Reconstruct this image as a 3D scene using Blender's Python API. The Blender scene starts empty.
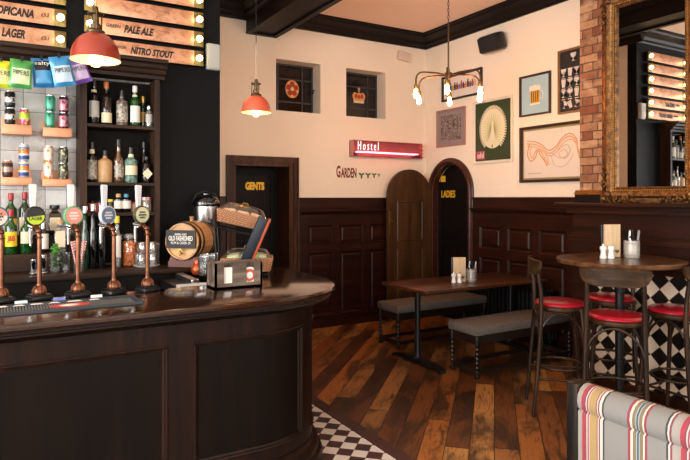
import bpy, bmesh, math, random
from mathutils import Vector, Matrix
PI = math.pi
RND = random.Random(11)
scene = bpy.context.scene
COL = scene.collection
H = 1.58           # eye height
F = 583.0          # focal length in pixels of the 690 px wide frame

# ---- where things stand: rays of the photograph met with real planes of the room
def ray(px):
    t = px - 345.0
    return 296.7 + .861*t, 502.0 - .509*t          # components along X and Y per F of depth
def XonY(px, Y):
    a, b = ray(px); return Y*a/b
def YonX(px, X):
    a, b = ray(px); return X*b/a
def depth(X, Y): return .509*X + .861*Y
def Zat(py, X, Y): return H + (198-py)*depth(X, Y)/F

# ------------------------------------------------------------------ materials
def srgb(h):
    h = h.lstrip('#')
    o = []
    for i in (0, 2, 4):
        c = int(h[i:i+2], 16)/255
        o.append(c/12.92 if c <= .04045 else ((c+.055)/1.055)**2.4)
    return (o[0], o[1], o[2], 1)

class NT:
    def __init__(s, name):
        s.m = bpy.data.materials.new(name); s.m.use_nodes = True
        s.t = s.m.node_tree; s.t.nodes.clear()
        s.out = s.t.nodes.new('ShaderNodeOutputMaterial')
        s.p = s.t.nodes.new('ShaderNodeBsdfPrincipled')
        s.t.links.new(s.p.outputs[0], s.out.inputs[0])
    def n(s, kind, **kw):
        x = s.t.nodes.new(kind)
        for k, v in kw.items(): setattr(x, k, v)
        return x
    def put(s, sock, v):
        if isinstance(v, bpy.types.NodeSocket): s.t.links.new(v, sock)
        else: sock.default_value = v
    def math(s, op, a, b=0.0, c=None):
        x = s.n('ShaderNodeMath', operation=op)
        s.put(x.inputs[0], a); s.put(x.inputs[1], b)
        if c is not None: s.put(x.inputs[2], c)
        return x.outputs[0]
    def mix(s, f, a, b, bt='MIX'):
        x = s.n('ShaderNodeMix', data_type='RGBA', blend_type=bt)
        s.put(x.inputs[0], f); s.put(x.inputs[6], a); s.put(x.inputs[7], b)
        return x.outputs[2]
    def coords(s, scale=(1, 1, 1), rot=(0, 0, 0), loc=(0, 0, 0)):
        tc = s.n('ShaderNodeTexCoord'); mp = s.n('ShaderNodeMapping')
        s.t.links.new(tc.outputs['Object'], mp.inputs[0])
        mp.inputs['Scale'].default_value = scale; mp.inputs['Rotation'].default_value = rot
        mp.inputs['Location'].default_value = loc
        return mp.outputs[0]
    def xyz(s, v=None):
        if v is None: v = s.n('ShaderNodeTexCoord').outputs['Object']
        x = s.n('ShaderNodeSeparateXYZ'); s.t.links.new(v, x.inputs[0]); return x.outputs
    def comb(s, a, b, c=0.0):
        x = s.n('ShaderNodeCombineXYZ')
        for i, v in enumerate((a, b, c)): s.put(x.inputs[i], v)
        return x.outputs[0]
    def noise(s, v, scale, detail=5, rough=.6, dist=0.0):
        x = s.n('ShaderNodeTexNoise'); s.put(x.inputs['Vector'], v)
        x.inputs['Scale'].default_value = scale; x.inputs['Detail'].default_value = detail
        x.inputs['Roughness'].default_value = rough; x.inputs['Distortion'].default_value = dist
        return x.outputs['Fac']
    def white(s, v):
        x = s.n('ShaderNodeTexWhiteNoise', noise_dimensions='3D'); s.put(x.inputs['Vector'], v)
        return x.outputs['Value']
    def ramp(s, f, stops, interp='LINEAR'):
        x = s.n('ShaderNodeValToRGB'); s.put(x.inputs[0], f); cr = x.color_ramp; cr.interpolation = interp
        while len(cr.elements) > 1: cr.elements.remove(cr.elements[0])
        cr.elements[0].position = stops[0][0]; cr.elements[0].color = stops[0][1]
        for p, c in stops[1:]:
            e = cr.elements.new(p); e.color = c
        return x.outputs[0]
    def bump(s, h, strength=.3, dist=.01):
        x = s.n('ShaderNodeBump'); s.put(x.inputs['Height'], h)
        x.inputs['Strength'].default_value = strength; x.inputs['Distance'].default_value = dist
        s.t.links.new(x.outputs[0], s.p.inputs['Normal'])
    def set(s, **kw):
        names = dict(col='Base Color', rough='Roughness', metal='Metallic', coat='Coat Weight', coatr='Coat Roughness',
                     spec='Specular IOR Level', trans='Transmission Weight', alpha='Alpha', emis='Emission Color', estr='Emission Strength',
                     ior='IOR', sheen='Sheen Weight', sub='Subsurface Weight')
        for k, v in kw.items(): s.put(s.p.inputs[names[k]], v)
        return s

def plain(name, col, rough=.5, metal=0.0, bump=None, var=None, **kw):
    t = NT(name); c = srgb(col) if isinstance(col, str) else col
    if var:                                        # (scale, second colour)
        f = t.noise(t.coords(), var[0], 4)
        c = t.ramp(f, [(.35, c), (.68, srgb(var[1]))])
    t.set(col=c, rough=rough, metal=metal, **kw)
    if bump: t.bump(t.noise(t.coords(), bump[0], 3), bump[1], .004)
    return t.m

def wood(name, cols, axis=0, rough=.4, grain=26, stretch=14, coat=0.0, bump=.15, patch=None, spec=.5):
    t = NT(name)
    sc = [1, 1, 1]; sc[axis] = 1/stretch
    v = t.coords(tuple(sc))
    f = t.noise(v, grain, 7, .65, .6)
    n = len(cols)
    c = t.ramp(f, [(.3+.42*i/(n-1), srgb(x)) for i, x in enumerate(cols)])
    if patch:
        g = t.noise(t.coords(), patch[0], 4)
        g = t.ramp(g, [(.42, (0, 0, 0, 1)), (.65, (1, 1, 1, 1))])
        c = t.mix(g, c, srgb(patch[1]))
    t.set(col=c, rough=rough, coat=coat, coatr=.12, spec=spec)
    if bump: t.bump(f, bump, .003)
    return t.m

def emit(name, col, strength, base='#000000'):
    t = NT(name); t.set(col=srgb(base), emis=srgb(col), estr=strength, rough=.3); return t.m

def clear_glass(name, tint='#ffffff', refl=.12, amount=.0):
    """thin clear glass: see-through with a fresnel gloss and an optional tint"""
    t = NT(name); t.t.nodes.remove(t.p)
    tr = t.n('ShaderNodeBsdfTransparent'); tr.inputs[0].default_value = srgb(tint)
    gl = t.n('ShaderNodeBsdfGlossy'); gl.inputs['Roughness'].default_value = .03
    df = t.n('ShaderNodeBsdfDiffuse'); df.inputs[0].default_value = srgb(tint)
    lw = t.n('ShaderNodeLayerWeight'); lw.inputs[0].default_value = .35
    f = t.math('MULTIPLY_ADD', lw.outputs['Facing'], .6, refl)
    m1 = t.n('ShaderNodeMixShader'); t.put(m1.inputs[0], amount); t.t.links.new(tr.outputs[0], m1.inputs[1]); t.t.links.new(df.outputs[0], m1.inputs[2])
    m2 = t.n('ShaderNodeMixShader'); t.put(m2.inputs[0], f); t.t.links.new(m1.outputs[0], m2.inputs[1]); t.t.links.new(gl.outputs[0], m2.inputs[2])
    t.t.links.new(m2.outputs[0], t.out.inputs[0]); return t.m

# ------------------------------------------------------------------ mesh building
class MB:
    def __init__(s, M=None): s.bm = bmesh.new(); s.M = M or Matrix.Identity(4)
    def v(s, co): return s.bm.verts.new(s.M @ Vector(co))
    def face(s, vs, mi=0):
        try: f = s.bm.faces.new(vs); f.material_index = mi; return f
        except ValueError: return None
    def quad(s, pts, mi=0): return s.face([s.v(p) for p in pts], mi)
    def box(s, x0, x1, y0, y1, z0, z1, mi=0):
        c = [s.v((x, y, z)) for z in (z0, z1) for y in (y0, y1) for x in (x0, x1)]
        for q in ((0, 2, 3, 1), (4, 5, 7, 6), (0, 1, 5, 4), (2, 6, 7, 3), (0, 4, 6, 2), (1, 3, 7, 5)):
            s.face([c[i] for i in q], mi)
        return s
    def cbox(s, c, d, mi=0, rot=None, b=0.0):
        """box by centre and size, optionally turned and with chamfered edges"""
        M0 = s.M; s.M = M0 @ Matrix.Translation(c) @ (rot.to_4x4() if rot else Matrix.Identity(4))
        n0 = len(s.bm.verts)
        s.box(-d[0]/2, d[0]/2, -d[1]/2, d[1]/2, -d[2]/2, d[2]/2, mi)
        if b:
            s.bm.verts.ensure_lookup_table()
            vs = s.bm.verts[n0:]; es = list({e for v in vs for e in v.link_edges})
            bmesh.ops.bevel(s.bm, geom=es, offset=b, segments=2, affect='EDGES', profile=.5)
        s.M = M0; return s
    def prism(s, pts, a0, a1, plane='xy', mi=0):
        """outline (counter-clockwise list of 2-D points) given a thickness from a0 to a1 across its plane"""
        def P(p, a): return {'xy': (p[0], p[1], a), 'xz': (p[0], a, p[1]), 'yz': (a, p[0], p[1])}[plane]
        A = [s.v(P(p, a0)) for p in pts]; B = [s.v(P(p, a1)) for p in pts]; n = len(pts)
        fs = [s.face(A[::-1], mi), s.face(B, mi)]
        for i in range(n): s.face([A[i], A[(i+1) % n], B[(i+1) % n], B[i]], mi)
        bmesh.ops.triangulate(s.bm, faces=[f for f in fs if f]); return s
    def lathe(s, prof, c=(0, 0, 0), seg=24, rot=None, mi=0, a0=0.0, a1=2*PI, sx=1, sy=1):
        M0 = s.M; s.M = M0 @ Matrix.Translation(c) @ (rot.to_4x4() if rot else Matrix.Identity(4))
        full = abs(a1-a0-2*PI) < 1e-4; n = seg if full else seg+1; rings = []
        for r, z in prof:
            if r < 1e-6 and full: rings.append([s.v((0, 0, z))]*n)
            else: rings.append([s.v((sx*r*math.cos(a0+(a1-a0)*i/seg), sy*r*math.sin(a0+(a1-a0)*i/seg), z)) for i in range(n)])
        for k in range(len(rings)-1):
            A, B = rings[k], rings[k+1]
            for i in range(n if full else n-1):
                j = (i+1) % n; q = []
                for w in (A[i], A[j], B[j], B[i]):
                    if w not in q: q.append(w)
                if len(q) > 2: s.face(q, mi)
        s.M = M0; return s
    def tube(s, pts, r, seg=8, mi=0, closed=False, caps=True):
        """round bar along a path; r a number or one radius per point"""
        pts = [Vector(p) for p in pts]; n = len(pts); rr = r if isinstance(r, (list, tuple)) else [r]*n
        rings = []; up = None
        for i, p in enumerate(pts):
            a = pts[i-1] if (i or closed) else p; b = pts[(i+1) % n] if (i < n-1 or closed) else p
            d = (b-a).normalized()
            if up is None:
                up = Vector((0, 0, 1)) if abs(d.z) < .9 else Vector((1, 0, 0))
            x = d.cross(up).normalized(); up = x.cross(d).normalized()
            rings.append([s.v(p + rr[i]*(math.cos(2*PI*k/seg)*x + math.sin(2*PI*k/seg)*up)) for k in range(seg)])
        for i in range(n if closed else n-1):
            A, B = rings[i], rings[(i+1) % n]
            for k in range(seg): s.face([A[k], A[(k+1) % seg], B[(k+1) % seg], B[k]], mi)
        if caps and not closed: s.face(rings[0][::-1], mi); s.face(rings[-1], mi)
        return s
    def cyl(s, p0, p1, r, seg=16, mi=0): return s.tube([p0, p1], r, seg, mi)
    def ball(s, c, r, seg=12, mi=0, sz=1.0):
        prof = [(r*math.sin(PI*k/8), -r*sz*math.cos(PI*k/8)) for k in range(9)]; prof[0] = (0, prof[0][1]); prof[-1] = (0, prof[-1][1])
        return s.lathe(prof, c, seg, mi=mi)
    def torus(s, c, R, r, seg=28, mi=0, rot=None):
        M0 = s.M; s.M = M0 @ Matrix.Translation(c) @ (rot.to_4x4() if rot else Matrix.Identity(4))
        s.tube([(R*math.cos(2*PI*i/seg), R*math.sin(2*PI*i/seg), 0) for i in range(seg)], r, 8, mi, closed=True); s.M = M0; return s
    def sweep(s, path, prof, mi=0, closed=True, caps=True):
        """path: (x, y, nx, ny) plan points with outward normals; prof: (offset outward, z) points"""
        rings = [[s.v((x+nx*o, y+ny*o, z)) for o, z in prof] for x, y, nx, ny in path]
        m = len(prof)
        for A, B in zip(rings, rings[1:]):
            for k in range(m if closed else m-1): s.face([A[k], B[k], B[(k+1) % m], A[(k+1) % m]], mi)
        if caps and closed:
            a = s.face(rings[0], mi); b = s.face(rings[-1][::-1], mi)
            bmesh.ops.triangulate(s.bm, faces=[f for f in (a, b) if f])
        return s
    def build(s, name, mat, parent=None, smooth=35, loc=None, recalc=True):
        if recalc: bmesh.ops.recalc_face_normals(s.bm, faces=s.bm.faces)
        me = bpy.data.meshes.new(name); s.bm.to_mesh(me); s.bm.free()
        for m in (mat if isinstance(mat, (list, tuple)) else [mat]): me.materials.append(m)
        if smooth and len(me.polygons):
            me.polygons.foreach_set('use_smooth', [True]*len(me.polygons)); me.set_sharp_from_angle(angle=math.radians(smooth))
        o = bpy.data.objects.new(name, me); COL.objects.link(o)
        if parent: o.parent = parent
        if loc is not None: o.location = loc
        return o

def tag(o, label=None, cat=None, group=None, kind=None):
    if label: o['label'] = label
    if cat: o['category'] = cat
    if group: o['group'] = group
    if kind: o['kind'] = kind
    return o
def thing(name, label, cat, loc=(0, 0, 0), rz=0.0, group=None):
    o = bpy.data.objects.new(name, None); COL.objects.link(o); o.empty_display_size = .05
    o.location = loc; o.rotation_euler = (0, 0, rz)
    return tag(o, label, cat, group)
def struct(o, label=None, cat=None):
    return tag(o, label, cat, None, 'structure')
def copy_tree(src, parent=None):
    c = src.copy(); COL.objects.link(c); c.parent = parent
    for ch in list(src.children): copy_tree(ch, c)
    return c
def place(src, first, loc, rz, label, group=None, rx=None):
    """the built thing itself the first time, later a copy of it with copies of its parts"""
    o = src if first else copy_tree(src)
    o.location = loc; o.rotation_euler = (rx or 0, 0, rz); o['label'] = label
    if group: o['group'] = group
    return o

def glyphs(body, w, h, shear=0.0, thick=.002, bold=0.0):
    """vertices and faces of lettering scaled into w x h, centred, in the XZ plane facing -Y"""
    cu = bpy.data.curves.new('lettering', 'FONT'); cu.body = body; cu.shear = shear; cu.extrude = .01; cu.offset = bold; cu.resolution_u = 3
    cu.align_x = 'CENTER'
    o = bpy.data.objects.new('lettering', cu); COL.objects.link(o)
    dg = bpy.context.evaluated_depsgraph_get(); me = bpy.data.meshes.new_from_object(o.evaluated_get(dg))
    bpy.data.objects.remove(o); bpy.data.curves.remove(cu)
    xs = [v.co.x for v in me.vertices]; ys = [v.co.y for v in me.vertices]
    x0, x1, y0, y1 = min(xs), max(xs), min(ys), max(ys)
    V = [((v.co.x-(x0+x1)/2)/(x1-x0)*w, thick*(0 if v.co.z > 0 else 1), (v.co.y-(y0+y1)/2)/(y1-y0)*h) for v in me.vertices]
    Fc = [tuple(p.vertices) for p in me.polygons]
    bpy.data.meshes.remove(me); return V, Fc
def add_text(mb, body, w, h, c, shear=0.0, thick=.002, bold=0.0, mi=0, roty=0.0):
    """adds lettering centred at c; c.y is the front of the letters"""
    V, Fc = glyphs(body, w, h, shear, thick, bold)
    cs, sn = math.cos(roty), math.sin(roty)
    vs = [mb.v((c[0]+x*cs-z*sn, c[1]+y, c[2]+x*sn+z*cs)) for x, y, z in V]
    for f in Fc: mb.face([vs[i] for i in f], mi)
    return mb
# ------------------------------------------------------------------ shared materials
XB, YA, XC, YBAR, YT = 5.0, 6.29, 4.41, 4.6, 4.7
XW = 1.538      # wall planes
CEIL = 3.76
m_cream = plain('cream_wall_paint', '#f0e4d0', .8, bump=(60, .08), var=(1.2, '#ecdfc9'), spec=.2)
m_black = plain('black_wall_paint', '#0c0d0f', .6, bump=(70, .06), spec=.12)
m_ceil = plain('ceiling_paint', '#f8dcc6', .8)
m_pale = plain('pale_plaster', '#d8d2c6', .8)
m_beam = wood('dark_beam_wood', ['#0f0b0a', '#1d1513'], 1, .45, 18, bump=.1, spec=.15)
m_crown = wood('dark_moulding_wood', ['#0f0a09', '#1b100e'], 0, .45, 18, bump=.08, spec=.18)
m_mahog = wood('mahogany_panelling', ['#150905', '#24100a', '#35170d'], 2, .36, 16, 16, coat=.03, spec=.25, bump=.08)
m_mahogx = wood('mahogany_rail', ['#170a05', '#29120a', '#3d1b0f'], 0, .34, 16, 16, coat=.03, spec=.25, bump=.08)
m_mahogy = wood('mahogany_rail_side', ['#170a05', '#29120a', '#3d1b0f'], 1, .34, 16, 16, coat=.03, spec=.25, bump=.08)
m_door = wood('black_brown_door_wood', ['#0b0807', '#15100e'], 2, .45, 20, 16, bump=.08, spec=.15)
m_frame = wood('dark_door_frame_wood', ['#24150d', '#422818', '#5a3824'], 2, .42, 18, 16, coat=.03, spec=.22)
m_leaf = wood('brown_arched_door_wood', ['#2c1a0d', '#472e18', '#5b3b20'], 2, .4, 14, 14, coat=.05, spec=.3)
m_brass = plain('brass', '#b08a4a', .3, 1.0, var=(20, '#8c6a32'))
m_gold_letter = plain('gold_lettering', '#f2c230', .4, .2)
m_cu = plain('copper', '#c98a68', .3, 1.0, var=(14, '#a3654a'))
m_cud = plain('aged_copper', '#7a5440', .36, 1.0, var=(22, '#5c3828'))
m_steel = plain('brushed_steel', '#c4c4c4', .25, 1.0)
m_chrome = plain('chrome', '#e4e6e8', .08, 1.0)
m_blackmet = plain('black_metal', '#0d0d0e', .4, .4)
m_blackpl = plain('black_plastic', '#0b0c0e', .35)
m_rubber = plain('grey_rubber', '#2c3136', .6)
m_white = plain('white_ceramic', '#e9e6e1', .3)
m_paper = plain('white_paper', '#e4e1da', .7)
m_darkshelf = wood('dark_shelf_wood', ['#1b120e', '#33231a', '#45301f'], 2, .55, 20, 14, spec=.2)
m_darkshelfx = wood('dark_shelf_board', ['#170f0a', '#2e1e13', '#442d1b'], 0, .5, 20, 14, spec=.2)

def floor_mat():
    t = NT('reclaimed_floorboards')
    v = t.coords((1, 1, 1), (0, 0, math.radians(-45)))
    x, y, z = t.xyz(v)
    row = t.math('DIVIDE', y, .152); rid = t.math('FLOOR', row)
    off = t.math('MULTIPLY', t.white(t.comb(rid, 3.3)), 7.0)
    lon = t.math('DIVIDE', t.math('ADD', x, off), 2.2); lid = t.math('FLOOR', lon)
    w1 = t.white(t.comb(rid, lid, 1.7)); w2 = t.white(t.comb(rid, lid, 9.1))
    base = t.ramp(w1, [(0, srgb('#4a2913')), (.2, srgb('#7a4820')), (.4, srgb('#a8682f')), (.6, srgb('#85502a')), (.8, srgb('#c08a4c')), (1, srgb('#5d361b'))])
    sv = t.comb(t.math('MULTIPLY', x, .13), t.math('ADD', y, t.math('MULTIPLY', w2, 40.)), 0.0)
    g = t.noise(sv, 34, 8, .7, .8)
    gr = t.ramp(g, [(.36, srgb('#3a2f27')), (.5, (1, 1, 1, 1)), (.66, srgb('#c9ad8b'))])
    c = t.mix(.8, base, gr, 'MULTIPLY')
    pv = t.comb(t.math('MULTIPLY', x, .36), y, t.math('MULTIPLY', w2, 30.))
    p = t.noise(pv, 3.6, 6, .68, .3)
    pm = t.ramp(p, [(.46, (0, 0, 0, 1)), (.58, (1, 1, 1, 1))])
    c = t.mix(t.math('MULTIPLY', pm, .82), c, srgb('#1d120c'))
    p2 = t.ramp(t.noise(pv, 60, 3), [(.66, (0, 0, 0, 1)), (.72, (1, 1, 1, 1))])
    c = t.mix(t.math('MULTIPLY', p2, .5), c, srgb('#2a170c'))
    fy = t.math('FRACT', row); fx = t.math('FRACT', lon)
    e1 = t.math('LESS_THAN', fy, .035); e2 = t.math('LESS_THAN', fx, .004)
    e = t.math('MAXIMUM', e1, e2)
    c = t.mix(e, c, srgb('#0c0705'))
    t.set(col=c, rough=t.math('MULTIPLY_ADD', g, .3, .26), spec=.45)
    t.bump(t.math('SUBTRACT', t.math('MULTIPLY', g, .4), e), .35, .004)
    return t.m

def checker_mat(name, ca, cb, size, axes='xy', rot=45, grout='#5a5450', vary=None, rough=.35, off=(0, 0)):
    t = NT(name); xyz = t.xyz()
    a, b = [xyz['xyz'.index(k)] for k in axes]
    if off != (0, 0): a = t.math('ADD', a, off[0]); b = t.math('ADD', b, off[1])
    r = math.radians(rot)
    u = t.math('DIVIDE', t.math('ADD', t.math('MULTIPLY', a, math.cos(r)), t.math('MULTIPLY', b, math.sin(r))), size)
    v = t.math('DIVIDE', t.math('SUBTRACT', t.math('MULTIPLY', b, math.cos(r)), t.math('MULTIPLY', a, math.sin(r))), size)
    iu, iv = t.math('FLOOR', u), t.math('FLOOR', v)
    par = t.math('FLOORED_MODULO', t.math('ADD', iu, iv), 2.0)
    w = t.white(t.comb(iu, iv, .5))
    A = t.ramp(w, [(0, srgb(ca)), (1, srgb(vary or ca))])
    c = t.mix(t.math('GREATER_THAN', par, .5), A, srgb(cb))
    fu, fv = t.math('FRACT', u), t.math('FRACT', v)
    e = t.math('MAXIMUM', t.math('LESS_THAN', fu, .03), t.math('LESS_THAN', fv, .03))
    c = t.mix(e, c, srgb(grout))
    t.set(col=c, rough=rough); t.bump(t.math('MULTIPLY', e, -1.0), .2, .002)
    return t.m

def brick_mat():
    t = NT('old_red_brick'); x, y, z = t.xyz()
    nz = t.noise(t.coords(), 9, 4); wob = t.math('MULTIPLY', t.math('SUBTRACT', nz, .5), .018)
    v = t.comb(t.math('ADD', t.math('MULTIPLY', y, -1.0), wob), t.math('ADD', z, wob), 0.0)
    b = t.n('ShaderNodeTexBrick'); t.put(b.inputs['Vector'], v); b.offset = .5; b.squash = .5; b.squash_frequency = 2
    b.inputs['Scale'].default_value = 1.0; b.inputs['Brick Width'].default_value = .2; b.inputs['Row Height'].default_value = .0745
    b.inputs['Mortar Size'].default_value = .0055; b.inputs['Mortar Smooth'].default_value = .35; b.inputs['Bias'].default_value = 0
    b.inputs['Color1'].default_value = srgb('#7d452a'); b.inputs['Color2'].default_value = srgb('#bd9068'); b.inputs['Mortar'].default_value = srgb('#4f3f30')
    n2 = t.noise(t.coords(), 14, 6, .7)
    c = t.mix(t.ramp(n2, [(.45, (0, 0, 0, 1)), (.75, (.8, .8, .8, 1))]), b.outputs['Color'], srgb('#5b3826'))
    n3 = t.noise(t.coords((1, 1, 2)), 5, 3)
    c = t.mix(t.ramp(n3, [(.52, (0, 0, 0, 1)), (.7, (.6, .6, .6, 1))]), c, srgb('#c9a884'))
    t.set(col=c, rough=.85)
    t.bump(t.math('SUBTRACT', t.math('MULTIPLY', n2, .6), t.math('MULTIPLY', b.outputs['Fac'], 1.2)), .8, .008)
    return t.m

def zellige_mat():
    t = NT('grey_glazed_wall_tiles'); x, y, z = t.xyz()
    S = .138
    u, v = t.math('DIVIDE', x, S), t.math('DIVIDE', t.math('ADD', z, .02), S)
    iu, iv = t.math('FLOOR', u), t.math('FLOOR', v)
    w = t.white(t.comb(iu, iv, .5))
    c = t.ramp(w, [(0, srgb('#979693')), (.5, srgb('#b4b3b0')), (1, srgb('#cecdc9'))])
    n = t.noise(t.coords(), 11, 5, .7, .8)
    c = t.mix(t.ramp(n, [(.45, (0, 0, 0, 1)), (.7, (.6, .6, .6, 1))]), c, srgb('#d6d2c9'))
    fu, fv = t.math('FRACT', u), t.math('FRACT', v)
    e = t.math('MAXIMUM', t.math('LESS_THAN', fu, .022), t.math('LESS_THAN', fv, .022))
    c = t.mix(e, c, srgb('#3a3938'))
    t.set(col=c, rough=.16)
    t.bump(t.math('SUBTRACT', t.math('ADD', n, t.math('MULTIPLY', w, .3)), e), .35, .006)
    return t.m

# ------------------------------------------------------------------ floor, ceiling, walls
struct(MB().box(-3.4, 5.6, -3.0, 6.9, -.12, 0).build('floor', floor_mat(), smooth=0))
m_chk = checker_mat('chequered_floor_tiles', '#3a1f1f', '#d9d4cc', .0935, 'xy', 45, '#6b625c', '#2e1a1b', .4, (.012, 0))
m_border = plain('oxblood_border_tiles', '#3d2020', .4, var=(5, '#2c1616'))
struct(MB().box(-3.18, 2.05, -2.95, 6.0, 0, .006).build('floor_tiles', m_chk, smooth=0))
b = MB()
for i in range(44): b.cbox((2.1, -2.85+i*.2035, .004), (.097, .2015, .008), b=.001)
struct(b.build('trim_1', m_border, smooth=0))
struct(MB().box(-3.4, 5.6, -3.0, 6.9, CEIL, CEIL+.15).build('ceiling', m_ceil, smooth=0))

def wall_cells(us, zs, holes, put):
    for i in range(len(us)-1):
        for k in range(len(zs)-1):
            if (i, k) not in holes: put(us[i], us[i+1], zs[k], zs[k+1])
# the long wall with the gents door and two little windows
b = MB()
wall_cells([XW, 2.262, 2.78, 2.96, 3.37, 3.735, 4.335, XB], [0, 1.965, 2.61, 3.215, CEIL],
           {(1, 0), (2, 0), (2, 2), (3, 2), (5, 2)}, lambda a, c, d, e: b.box(a, c, YA, YA+.45, d, e))
struct(b.build('wall_back', m_cream, smooth=0))
struct(MB().box(2.0, 3.2, 6.74, 6.8, 0, 2.3).build('wall_passage', m_black, smooth=0))
# the side wall with the arched opening
AY, AR, AZ = 5.785, .36, 1.66
b = MB()
b.box(XB, XB+.4, -2.6, AY-AR, 0, CEIL); b.box(XB, XB+.4, AY+AR, 6.74, 0, CEIL)
arc = [(AY+AR*math.cos(PI-PI*i/24), AZ+AR*math.sin(PI-PI*i/24)) for i in range(25)]
b.prism(arc + [(AY+AR, CEIL), (AY-AR, CEIL)], XB, XB+.4, 'yz')
struct(b.build('wall_right', m_cream, smooth=0))
# chimney breast of bare brick
struct(MB().box(XC, XB, 2.23, 3.38, 0, CEIL).build('wall_chimney', brick_mat(), smooth=0))
# black wall carrying the menu boards, and the cream return behind it
b = MB(); b.box(-3.3, XW, YBAR, YBAR+.13, 2.5, CEIL); b.box(1.03, XW, YBAR, YBAR+.13, 0, 2.5)
struct(b.build('wall_bar', m_black, smooth=0))
struct(MB().box(1.374, XW, YBAR+.13, YA, 0, CEIL).build('wall_return', m_cream, smooth=0))
struct(MB().box(-3.3, 1.03, YT, YT+.1, 0, 2.5).build('wall_tiled', zellige_mat(), smooth=0))
# the far side of the room behind the photographer, with its street windows
b = MB()
wall_cells([-3.4, -2.6, -.6, .6, 2.8, 3.3, 4.6, 5.4], [0, .9, 3.1, CEIL], {(1, 1), (3, 1), (5, 1)}, lambda a, c, d, e: b.box(a, c, -3.0, -2.7, d, e))
struct(b.build('wall_front', m_pale, smooth=0))
b = MB()
wall_cells([-2.7, -1.9, .6, 1.4, 3.4, 4.73], [0, .9, 3.1, CEIL], {(1, 1), (3, 1)}, lambda a, c, d, e: b.box(-3.4, -3.2, a, c, d, e))
struct(b.build('wall_left', m_pale, smooth=0))
def street_window(name, x0, x1, y0, y1):
    b = MB(); t = .05; z0, z1 = .9, 3.1
    alongx = (x1-x0) > (y1-y0); L = (x0, x1) if alongx else (y0, y1)
    def bar(a, c, d, e): b.box(a, c, y0, y1, d, e) if alongx else b.box(x0, x1, a, c, d, e)
    bar(L[0], L[0]+t, z0, z1); bar(L[1]-t, L[1], z0, z1); bar(L[0]+t, L[1]-t, z0, z0+t); bar(L[0]+t, L[1]-t, z1-t, z1)
    mid = (L[0]+L[1])/2; bar(mid-.025, mid+.025, z0+t, z1-t); bar(L[0]+t, L[1]-t, 2.4, 2.44)
    struct(b.build(name, m_door, smooth=0))
street_window('window_3', -2.6, -.6, -2.85, -2.79); street_window('window_4', .6, 2.8, -2.85, -2.79); street_window('window_5', 3.3, 4.6, -2.85, -2.79)
street_window('window_6', -3.3, -3.24, -1.9, .6); street_window('window_7', -3.3, -3.24, 1.4, 3.4)

# crown moulding and beam
crown = [(0, 3.60), (-.025, 3.60), (-.035, 3.625), (-.06, 3.64), (-.075, 3.675), (-.12, 3.70), (-.16, 3.715), (-.17, 3.735), (-.2, 3.74), (-.2, CEIL), (0, CEIL)]
struct(MB().prism([(YA+o, z) for o, z in crown], 2.79, XB, 'yz').build('trim_2', m_crown, smooth=20))
struct(MB().prism([(YA+o, z) for o, z in crown], XW, 2.40, 'yz').build('trim_3', m_crown, smooth=20))
struct(MB().prism([(XB+o, z) for o, z in crown], 3.42, YA-.0, 'xz').build('trim_4', m_crown, smooth=20))
struct(MB().prism([(XC+o, z) for o, z in crown], 2.23, 3.42, 'xz').build('trim_5', m_crown, smooth=20))
b = MB(); b.box(2.41, 2.78, -2.7, YA, 3.47, CEIL)
for x0, x1, y0, y1 in ((2.41, 2.46, -2.7, YA), (2.73, 2.78, -2.7, YA), (2.46, 2.73, YA-.06, YA)): b.box(x0-.004, x1+.004, y0, y1, 3.45, 3.475)
cw = [(o*.8, z) for o, z in crown]
b.prism([(2.41+o, z) for o, z in cw], -2.7, YA, 'xz'); b.prism([(2.78-o, z) for o, z in cw][::-1], -2.7, YA, 'xz')
struct(b.build('trim_6', m_beam, smooth=20))
b = MB(); b.prism([(YBAR+o, z) for o, z in crown], -3.2, XW, 'yz'); b.prism([(XW-o, z) for o, z in crown][::-1], YBAR-.1, YA-.2, 'xz')
struct(b.build('trim_7', m_crown, smooth=20))

# ---- panelling: local x along the wall, -y towards the room
def panelling(L, cols, rows, top, led, rail=m_mahogx):
    """a dado: base, stiles and rails with sunk moulded panels, capped by a ledge"""
    b = MB(); t0, t1 = -.012, -.03
    b.box(0, L, t0, 0, 0, top)
    zs = [0] + [z for r in rows for z in r] + [led]
    for k in range(0, len(zs), 2): b.box(0, L, t1, t0, zs[k], zs[k+1])
    for z0, z1 in rows:
        xs = [0] + [x for c in cols for x in c] + [L]
        for k in range(0, len(xs), 2):
            if xs[k+1]-xs[k] > .001: b.box(xs[k], xs[k+1], t1, t0, z0, z1)
        for x0, x1 in cols:
            def ring(a, ya, c, yc):
                o = [(x0+a, z0+a), (x1-a, z0+a), (x1-a, z1-a), (x0+a, z1-a)]; i = [(x0+c, z0+c), (x1-c, z0+c), (x1-c, z1-c), (x0+c, z1-c)]
                for k in range(4):
                    j = (k+1) % 4; b.quad([(o[k][0], ya, o[k][1]), (o[j][0], ya, o[j][1]), (i[j][0], yc, i[j][1]), (i[k][0], yc, i[k][1])])
            ring(0, -.036, .012, -.036); ring(0, -.03, 0, -.036); ring(.012, -.036, .03, -.014); ring(.045, -.013, .06, -.022)
            b.quad([(x0+.06, -.022, z0+.06), (x1-.06, -.022, z0+.06), (x1-.06, -.022, z1-.06), (x0+.06, -.022, z1-.06)])
    b.box(0, L, -.045, t1, 0, .12)
    b.prism([(-.03, led-.05), (-.045, led-.045), (-.06, led-.02), (-.075, led-.015), (-.075, led), (-.02, led+.004), (-.012, led)][::-1], 0, L, 'yz')
    b.box(0, L, -.024, t0, led, top-.02); b.box(0, L, -.034, t0, top-.02, top)
    return b
b = panelling(1.14+.73, [(.095+.442*k, .458+.442*k) for k in range(4)], [(.14, .93), (1.0, 1.26)], 1.585, 1.43)
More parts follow.
